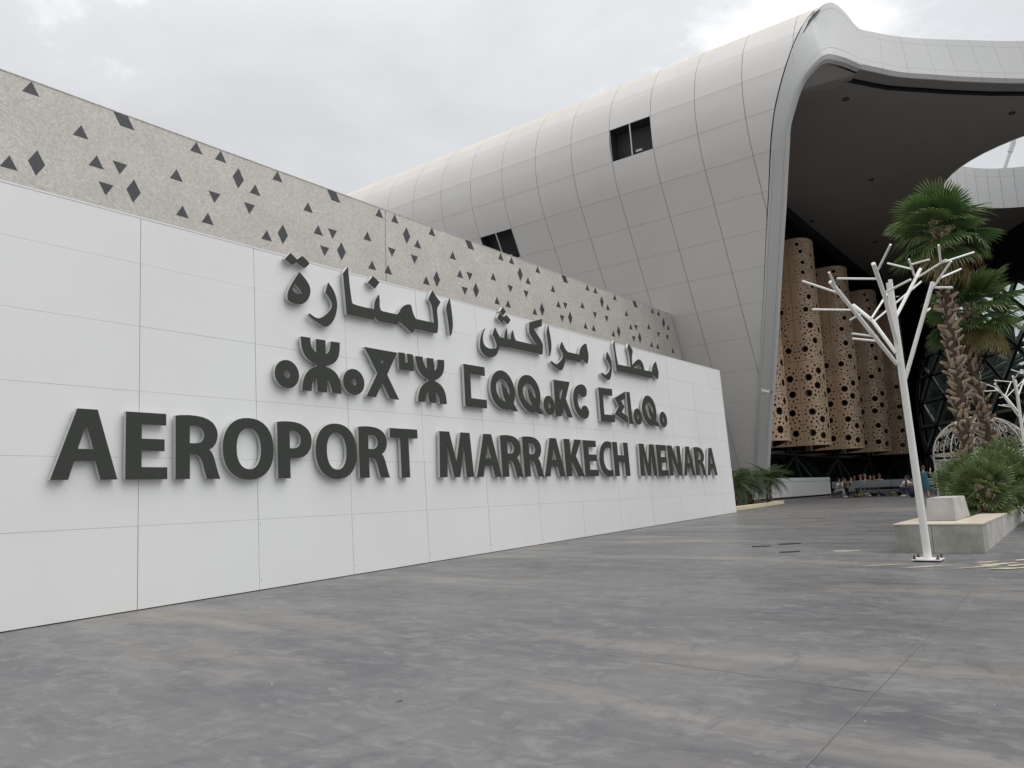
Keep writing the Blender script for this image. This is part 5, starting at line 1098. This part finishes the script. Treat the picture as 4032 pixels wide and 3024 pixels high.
# ------------------------------------------------------------------ waiting benches
ax = Vector((.303, -.951)).normalized(); bxn = Vector((.951, .303))
def bench(p0, n, label, mats=m_bench):
    root = tag(empty('bench', (p0.x, p0.y, .6), math.atan2(ax.y, ax.x)), label, 'bench', 'grey waiting benches before the entrance')
    away = 1 if (Matrix.Rotation(math.atan2(ax.y, ax.x), 2) @ Vector((0, 1))).dot(bxn) > 0 else -1
    for k in range(n):
        x0 = k*.80; mb = MB(); mb.hexa([(x0, away*.42, .62), (x0+.76, away*.42, .62), (x0+.76, away*.47, .62), (x0, away*.47, .62)], [(x0, away*.50, 1.08), (x0+.76, away*.50, 1.08), (x0+.76, away*.55, 1.08), (x0, away*.55, 1.08)]); mb.obj('backrest', mats, root)
        mb = MB(); mb.box(x0, x0+.76, min(away*-.05, away*.44), max(away*-.05, away*.44), .36, .44); mb.obj('seat', mats, root)
        mb = MB(); mb.box(x0, x0+.76, min(away*.0, away*.03), max(away*.0, away*.03), .26, .44); mb.obj('front_panel', mats, root)
    for x in (.06, n*.80-.08): mb = MB(); mb.bar((x, away*.2, 0), (x, away*.2, .4), .07); mb.bar((x, away*-.05, .02), (x, away*.5, .02), .06); mb.obj('leg', m_steel, root)
    mb = MB(); mb.bar((0, away*.2, .33), (n*.80, away*.2, .33), .06); mb.obj('beam', m_steel, root)
    return root, away
P0 = Vector((54.57, 13.34))
b1, away = bench(P0, 4, 'long grey bench in the middle with four empty seats')
bench(P0+bxn*2.6, 4, 'rear grey bench behind the long middle one')
bench(Vector((56.0, 15.0)), 2, 'short grey bench at the left beside the low white wall')
bench(P0+ax*3.35+bxn*-.1, 2, 'right grey bench near the white metal tree pole')
RL = P0+ax*.45-bxn*.55
rl = tag(empty('leaning_rail', (RL.x, RL.y, .6), math.atan2(ax.y, ax.x)), 'thin grey leaning rail on two posts in front of the middle bench', 'rail')
for x in (0, 2.42): mb = MB(); mb.tube([(x, 0, 0), (x, 0, .70)], .05, 8); mb.obj('post', m_bench, rl)
mb = MB(); mb.box(-.75, 2.75, -.07, .07, .70, .75); mb.obj('top_board', m_bench, rl)
mb = MB(); mb.box(-.75, -.35, -.09, -.02, .40, .68); mb.obj('end_board', m_bench, rl)

# ------------------------------------------------------------------ people
SK = {'light': mat('skin_light', (.42, .25, .18), .55), 'tan': mat('skin_tan', (.27, .15, .10), .55), 'dark': mat('skin_brown', (.16, .09, .06), .55)}
_mc = {}
def cloth(c):
    if c not in _mc: _mc[c] = mat('cloth', c, .85)
    return _mc[c]
def skin_obj(name, verts, edges, rads, root_i, mt, parent, sub=1):
    me = bpy.data.meshes.new(name); me.from_pydata(verts, edges, []); me.materials.append(mt); o = link(name, me, parent)
    o.modifiers.new('skin', 'SKIN')
    for i, r_ in enumerate(rads):
        sv = me.skin_vertices[0].data[i]; sv.radius = r_ if isinstance(r_, tuple) else (r_, r_); sv.use_root = (i == root_i)
    m_ = o.modifiers.new('sub', 'SUBSURF'); m_.levels = sub; m_.render_levels = sub
    o.modifiers['skin'].use_smooth_shade = True
    return o
def person(loc, rz, label, top=(.8, .8, .8), bottom=(.03, .03, .04), hair=(.02, .015, .01), skin='tan', sit=False, lean=0.0, armL=None, armR=None, dress=None, hat=None, H=1.0, shoes=(.6, .6, .6), legs_fwd=.0, group='people waiting before the entrance', longhair=False):
    """faces +x; feet at the origin (sitting: seat .45 m)"""
    root = tag(empty('person', loc, rz), label, 'person', group)
    hz = .50 if sit else .92; lx = math.sin(lean); lz = math.cos(lean)
    up = lambda d, y=0, f=0: (f*lz+lx*d, y, hz+lz*d-f*lx)
    V = []; E = []; Rr = []
    def v(p, r_, par=None):
        V.append(p); Rr.append(r_); i = len(V)-1
        if par is not None: E.append((par, i))
        return i
    pel = v(up(0), (.13, .105)); ab = v(up(.18), (.12, .09), pel); ch = v(up(.36), (.145, .10), ab); nb = v(up(.50), .062, ch); nk = v(up(.565, 0, .01), .052, nb)
    jw = v(up(.63, 0, .035), (.068, .078), nk); hd = v(up(.72, 0, .02), (.078, .095), jw); ht = v(up(.79, 0, .0), (.052, .065), hd)
    v(up(.675, 0, .105), .016, jw)                                     # nose
    for sg in (-1, 1): v(up(.69, sg*.082, .005), .014, hd)              # ears
    arms = {}
    for sg, spec in ((1, armL), (-1, armR)):
        sh = v(up(.45, sg*.17), .055, ch)
        el, wr = spec or (up(.17, sg*.24, .02), up(-.02, sg*.25, .10)) if not sit else spec or (up(.20, sg*.22, .06), (up(.03, sg*.12, .28)))
        e_ = v(el, .038, sh); w_ = v(wr, .027, e_)
        d = (Vector(wr)-Vector(el)).normalized(); pm = v(tuple(Vector(wr)+d*.07), (.036, .02), w_)
        sd_ = d.orthogonal().normalized(); cr = d.cross(sd_)
        for q, (off, ln) in enumerate(((-.028, .065), (-.010, .08), (.010, .075), (.028, .055))):
            v(tuple(Vector(V[pm])+d*ln+sd_*off+cr*.012), .009, pm)
        v(tuple(Vector(V[w_])+d*.05+sd_*-.055), .010, w_)
        arms[sg] = (sh, e_, w_)
    legs = {}
    for sg in (-1, 1):
        if sit:
            hp = v((.02, sg*.09, hz-.02), .088, pel); kn = v((.44, sg*.11, hz+.01), .060, hp); an = v((.42+legs_fwd, sg*.11, .09), .040, kn); to = v((.60+legs_fwd, sg*.12, .035), (.042, .03), an)
        else:
            st_ = sg*.06+legs_fwd*sg
            hp = v((0, sg*.09, hz-.06), .092, pel); kn = v((.03+st_*.5, sg*.10, .49), .058, hp); an = v((st_, sg*.10, .085), .038, kn); to = v((.16+st_, sg*.12, .03), (.042, .028), an)
        legs[sg] = (hp, kn, an, to)
    skin_obj('body', V, E, Rr, pel, SK[skin], root)
    m_h = cloth(hair)
    # hair: a cap over the skull, plus length
    mb = MB(); c = Vector(up(.745, 0, -.012)); n_ = 12
    prof_ = [(.0001, .105), (.05, .098), (.082, .065), (.097, .02), (.096, -.03), (.088, -.06)]
    mb.lathe(c, prof_, n_); ho = mb.obj('hair', m_h, root, smooth=True)
    for vv in ho.data.vertices:
        if vv.co.z < c.z+.015 and vv.co.x > c.x+.035: vv.co.x = c.x+.045; vv.co.z = c.z+.03
    if longhair: mb = MB(); mb.tube([up(.76, 0, -.06), up(.62, 0, -.09), up(.45, 0, -.10)], [.075, .075, .05], 8); mb.obj('hair_length', m_h, root, smooth=True)
    if hat: mb = MB(); mb.lathe(c, [(.0001, .125), (.07, .115), (.103, .06), (.108, .02), (.14, .015)], 12); mb.obj('cap', cloth(hat), root, smooth=True)
    if dress:
        mb = MB(); n_ = 16; sec = [(.50, .075, .06), (.46, .19, .09), (.38, .19, .13), (.2, .19, .14), (0, .215, .16), (-.2, .25, .18), (-.42, .28, .21), (-.45, .27, .20)]
        for h_, ry, rx in sec:
            for k in range(n_):
                a = 2*PI*k/n_; wv = 1+.05*math.sin(a*5)*(h_ < 0); p = up(h_); mb.V.append((p[0]+rx*wv*math.cos(a), ry*wv*math.sin(a), p[2]))
        for i in range(len(sec)-1):
            for k in range(n_): a_ = i*n_+k; b_ = i*n_+(k+1) % n_; mb.F.append((a_, b_, b_+n_, a_+n_)); mb.I.append(0)
        mb.obj('dress', cloth(dress), root, smooth=True)
        for sg in (-1, 1):
            s_, e_, w_ = arms[sg]; mb = MB(); a_ = Vector(V[s_]); b_ = Vector(V[e_]); mb.tube([tuple(a_-Vector((0, sg*.05, 0))), tuple(a_), tuple(a_.lerp(b_, .85))], [.08, .085, .075], 10); mb.obj('sleeve', cloth(dress), root, smooth=True)
    else:
        s1, e1, _ = arms[1]; s2_, e2, _ = arms[-1]; g = 1.18
        TV = [V[pel], V[ab], V[ch], up(.49), V[s1], tuple(Vector(V[s1]).lerp(Vector(V[e1]), .75)), V[s2_], tuple(Vector(V[s2_]).lerp(Vector(V[e2]), .75))]
        skin_obj('shirt', TV, [(0, 1), (1, 2), (2, 3), (2, 4), (4, 5), (2, 6), (6, 7)], [(.15, .125), (.14, .11), (.163, .12), (.072, .065), .072, .055, .072, .055], 1, cloth(top), root)
        pv = [V[pel]]; pe = []; pr = [(.145, .122)]
        for sg in (-1, 1):
            hp, kn, an, to = legs[sg]; n0 = len(pv); pv += [V[hp], V[kn], tuple(Vector(V[kn]).lerp(Vector(V[an]), .93))]; pe += [(0, n0), (n0, n0+1), (n0+1, n0+2)]; pr += [.103, .074, .056]
        skin_obj('trousers', pv, pe, pr, 0, cloth(bottom), root)
    for sg in (-1, 1):
        hp, kn, an, to = legs[sg]; a_ = Vector(V[an]); t_ = Vector(V[to]); mb = MB(); mb.tube([(a_.x-.045, a_.y, .045), (a_.x, a_.y, .052), (t_.x-.03, t_.y, .04), (t_.x+.04, t_.y, .028)], [.042, .052, .05, .024], 8); mb.obj('shoe', cloth(shoes), root, smooth=True)
    root.scale = (H, H, H)
    return root
FA = math.atan2(bxn.y, bxn.x)       # looking away from the camera; seated people face the other way or sideways
person((47.35, 7.85, .6), FA+.25, 'woman in a loose teal dress standing with one arm raised near the white pole', dress=(.02, .075, .105), hair=(.09, .05, .03), skin='light', armR=((.10, -.36, 1.24), (.22, -.46, 1.50)), armL=((.05, .30, 1.18), (.22, .20, 1.05)), H=.99, shoes=(.2, .12, .1), legs_fwd=.06)
person((48.86, 8.36, .6), FA+.4, 'person in dark clothes standing just left of the woman in teal', top=(.03, .02, .035), bottom=(.03, .02, .03), hair=(.02, .015, .012), H=.98, shoes=(.05, .04, .04))
fr = FA+PI                          # facing the camera
side = math.atan2(ax.y, ax.x)       # facing to the right in the picture
person((55.6, 14.62, .6), side-.35, 'bearded man in a white t-shirt sitting leftmost, looking at his hands', top=(.62, .62, .68), bottom=(.35, .35, .37), hair=(.02, .015, .01), skin='tan', sit=True, lean=.25)
person((56.7, 14.60, .6), side-.3, 'second seated man from the left in a white t-shirt reading a sheet', top=(.62, .62, .66), bottom=(.03, .03, .04), hair=(.05, .035, .02), skin='light', sit=True, lean=.2)
person((54.45, 13.48, .6), side-.2, 'seated man all in black at the left end of the middle bench', top=(.01, .01, .012), bottom=(.01, .01, .012), hair=(.03, .02, .012), skin='light', sit=True, lean=.12, shoes=(.03, .03, .03))
person((55.9, 14.09, .6), side-.3, 'person in black leaning back between the white shirts and the man in black', top=(.012, .012, .014), bottom=(.012, .012, .014), hair=(.015, .012, .01), sit=True, lean=-.1, shoes=(.02, .02, .02), legs_fwd=.2)
for k, ((hx_, hy_), lab, topc, hr, ht_, sk) in enumerate((((57.46, 13.88), 'seated person in a brown top, only the head above the rear bench', (.12, .07, .03), (.09, .06, .03), None, 'dark'),
   ((57.72, 13.54), 'seated person in a turquoise top with a red cap behind the bench', (.05, .42, .36), (.05, .03, .02), (.35, .03, .03), 'light'),
   ((57.91, 13.29), 'seated person in a red top behind the bench', (.40, .03, .03), (.16, .17, .2), None, 'light'),
   ((58.13, 13.01), 'fair haired seated person in a dark top behind the bench', (.03, .025, .02), (.16, .10, .04), None, 'light'),
   ((58.29, 12.8), 'seated person with black hair in a black top behind the bench', (.02, .02, .025), (.012, .01, .01), None, 'tan'),
   ((58.52, 12.49), 'seated person in a pale grey top behind the bench', (.35, .33, .33), (.05, .03, .02), None, 'tan'))):
    person((hx_, hy_, .6), fr, lab, top=topc, bottom=(.03, .03, .05), hair=hr, hat=ht_, skin=sk, sit=True, lean=-.02, H=1.06+.04*(k % 3), shoes=(.5, .5, .5))
person((54.3, 10.38, .6), side-.2, 'man in a white t-shirt and jeans bending forward on the right bench', top=(.6, .6, .66), bottom=(.04, .055, .10), hair=(.015, .012, .01), skin='tan', sit=True, lean=.45, shoes=(.7, .7, .7))
person((55.57, 10.38, .6), side-.2, 'seated woman in a maroon top with long black hair', top=(.07, .012, .012), bottom=(.02, .02, .02), hair=(.012, .01, .01), skin='tan', sit=True, lean=.35, longhair=True)
person((53.58, 9.65, .6), side+PI*.9, 'seated person in white with black hair half behind the white pole', top=(.65, .65, .65), bottom=(.02, .02, .02), hair=(.01, .01, .01), skin='tan', sit=True, lean=.3, longhair=True)
person((48.92, 7.44, .6), side-.1, 'seated person in jeans stretching a leg out beside the palm bush', top=(.02, .02, .025), bottom=(.03, .06, .085), hair=(.02, .015, .012), skin='tan', sit=True, lean=-.15, legs_fwd=.35, shoes=(.6, .6, .6))
# ------------------------------------------------------------------ luggage and bags
def bag(loc, sx, sy, sz, col, label, kind='bag', rz=0, handle=True):
    root = tag(empty('travel_bag' if kind == 'bag' else 'suitcase', loc, rz), label, kind, 'bags on the floor by the benches')
    bm = bmesh.new(); bmesh.ops.create_cube(bm, size=1)
    bmesh.ops.scale(bm, vec=(sx, sy, sz), verts=bm.verts); bmesh.ops.translate(bm, vec=(0, 0, sz/2+.02), verts=bm.verts); bmesh.ops.bevel(bm, geom=bm.edges[:], offset=min(sx, sy, sz)*.25, segments=3, affect='EDGES')
    me = bpy.data.meshes.new('shell'); bm.to_mesh(me); bm.free(); me.materials.append(cloth(col)); me.polygons.foreach_set('use_smooth', [True]*len(me.polygons)); link('shell', me, root)
    if handle: mb = MB(); mb.tube([(-sx*.25, 0, sz), (-sx*.2, 0, sz+.07), (sx*.2, 0, sz+.07), (sx*.25, 0, sz)], .012, 5); mb.obj('handle', m_black, root)
    return root
bag((49.12, 8.85, .6), .30, .45, .66, (.03, .03, .075), 'upright dark blue suitcase standing left of the woman in teal', 'suitcase', side)
mb = MB(); mb.lathe((0, 0, 0), [(.0001, .16), (.09, .15), (.17, .09), (.18, .02), (.12, -.03), (.0001, -.04)], 12)
fo = mb.obj('folded_clothes', mat('floral', (.62, .52, .45), .9, noise=(14, 1, (.18, .09, .06))), None, (49.12, 8.85, 1.33), smooth=True); tag(fo, 'crumpled patterned cloth lying on the blue suitcase', 'clothing')
rb = random.Random(77)
bagc = [((.55, .40, .05), 'yellow and grey bag under the middle bench'), ((.62, .62, .60), 'white plastic bag under the left end of the middle bench'), ((.05, .05, .06), 'black backpack under the middle bench'), ((.08, .10, .16), 'blue grey holdall under the middle bench'), ((.45, .42, .30), 'pale bag beside the right rail post'), ((.03, .03, .03), 'black bag on the floor near the man in black')]
for k, (c_, lab) in enumerate(bagc):
    p = P0+bxn*.75+ax*(.3+.52*k); bag((p.x, p.y, .6), .42, .26, .22+.08*(k % 3), c_, lab, 'bag', side+rb.uniform(-.5, .5))
p = P0+bxn*2.75+ax*2.6; bag((p.x, p.y, 1.0), .9, .45, .66, (.012, .012, .015), 'large black bag piled on the right end of the rear bench', 'bag', side)

# ------------------------------------------------------------------ marks on the paving
for (x, y), (rx, ry), lab in (((16.35, 5.93), (.20, .10), 'left small dark drain cover in the paving'), ((16.96, 5.54), (.24, .12), 'farther right dark drain cover in the paving'), ((15.32, 5.01), (.20, .09), 'nearest dark drain cover in the paving')):
    mb = MB(); n_ = 20; z = G(x); d1 = Vector((.79, -.61)); d2 = Vector((.61, .79))
    R1 = [(x+d2.x*-ry*math.sin(2*PI*k/n_)+d1.x*0+(-.61)*rx*math.cos(2*PI*k/n_), y+d2.y*-ry*math.sin(2*PI*k/n_)+.79*rx*math.cos(2*PI*k/n_)) for k in range(n_)]
    n0 = len(mb.V); mb.V = [(a, c, G(a)+.012) for a, c in R1]+[(a, c, G(a)-.01) for a, c in R1]; mb.F = [tuple(range(n_))]+[(k, (k+1) % n_, n_+(k+1) % n_, n_+k) for k in range(n_)]; mb.I = [0]*(n_+1)
    tag(mb.obj('drain_cover', m_steel), lab, 'drain cover', 'drain covers in the paving')
def blob(cx, cy, rx, ry, rot, seed, n=26):
    r_ = random.Random(seed); o_ = []
    ph = [r_.uniform(0, 6.28) for _ in range(4)]
    for k in range(n):
        a = 2*PI*k/n; q = 1+.28*math.sin(2*a+ph[0])+.2*math.sin(3*a+ph[1])+.14*math.sin(5*a+ph[2])+.10*math.sin(9*a+ph[3]); x, y = rx*q*math.cos(a), ry*q*math.sin(a)
        o_.append((cx+x*math.cos(rot)-y*math.sin(rot), cy+x*math.sin(rot)+y*math.cos(rot)))
    return o_
RT = math.radians(-52)
m_peel = mat('peeled_patch', (.46, .41, .30), .7, noise=(9, .9, (.30, .27, .21)))
for k, (cx, cy, rx, ry) in enumerate(((15.64, 4.06, .22, .11), (13.55, 2.95, .30, .045), (13.50, 2.33, .42, .05), (14.42, 2.55, .14, .05), (14.25, 1.62, .20, .06), (14.0, 1.45, .26, .09), (13.75, 1.55, .20, .05), (13.55, 1.62, .30, .04), (13.50, 1.22, .34, .06), (14.9, .95, .18, .05), (13.9, 1.15, .16, .10), (19.0, 1.2, .25, .05), (14.6, 1.15, .2, .06))):
    tag(ground_patch('peeled_patch', blob(cx, cy, rx, ry, RT, 50+k), m_peel, .004+.0006*k), None, kind='structure')
# seams: a long pale joint running away and a darker re-laid zone edge
def ribbon_line(pts, wd, mt, h, name):
    V = []; F = []
    for i, p in enumerate(pts):
        a = Vector(pts[max(0, i-1)]); c = Vector(pts[min(len(pts)-1, i+1)]); t = (c-a).normalized(); n = Vector((-t.y, t.x))*wd/2
        V += [(p[0]+n.x, p[1]+n.y, G(p[0])+h), (p[0]-n.x, p[1]-n.y, G(p[0])+h)]
    for i in range(len(pts)-1): F.append((2*i, 2*i+1, 2*i+3, 2*i+2))
    return link(name, mesh(name, V, F, [mt]))
m_seam = mat('seam_pale', (.20, .20, .20), .5, noise=(5, 1, (.13, .13, .14)))
m_seamd = mat('seam_dark', (.085, .087, .095), .5, noise=(4, 1, (.13, .13, .135)))
rs = random.Random(5)
tag(ribbon_line([(2.5+.35*k, 1.465+rs.uniform(-.004, .004)) for k in range(52)], .006, m_seam, .005, 'paving_joint'), None, kind='structure')
tag(ribbon_line([(6.05+rs.uniform(-.004, .004)+.03*k, 1.4+.3*k) for k in range(9)], .008, m_seam, .0065, 'paving_joint'), None, kind='structure')
# a duller re-laid strip left of the planter, and fine litter
def relaid():
    m = m_pave.copy(); return m
st_ = random.Random(6)
m_stone = mat('grit', (.42, .38, .30), .8)
V = []; F = []
for _ in range(240):
    x = st_.uniform(3, 22); y = st_.uniform(-3, 10.5); s_ = st_.choice((.004, .006, .009, .014)); z = G(x)
    n = len(V); a = st_.uniform(0, 6); V += [(x+s_*math.cos(a+q*2.1), y+s_*math.sin(a+q*2.1), z+.001) for q in range(3)]+[(x, y, z+s_*.8)]; F += [(n, n+1, n+3), (n+1, n+2, n+3), (n+2, n, n+3)]
tag(link('grit', mesh('grit', V, F, [m_stone])), 'scattered grit and crumbs on the dark paving', 'grit', kind='stuff')
mb = MB()
for q, (dx, dy, s_) in enumerate(((0, 0, .012), (.018, -.012, .009), (-.025, .01, .007), (.03, .005, .010))): mb.lathe((4.3+dx, 4.44+dy, G(4.3)), [(s_, 0), (s_*1.1, s_*.3), (s_*.6, s_*.7), (.0001, s_*.8)], 6)
tag(mb.obj('dry_leaf_scraps', mat('scrap', (.12, .09, .06), .9)), 'small dark scrap of dry leaves lying on the near paving', 'litter')
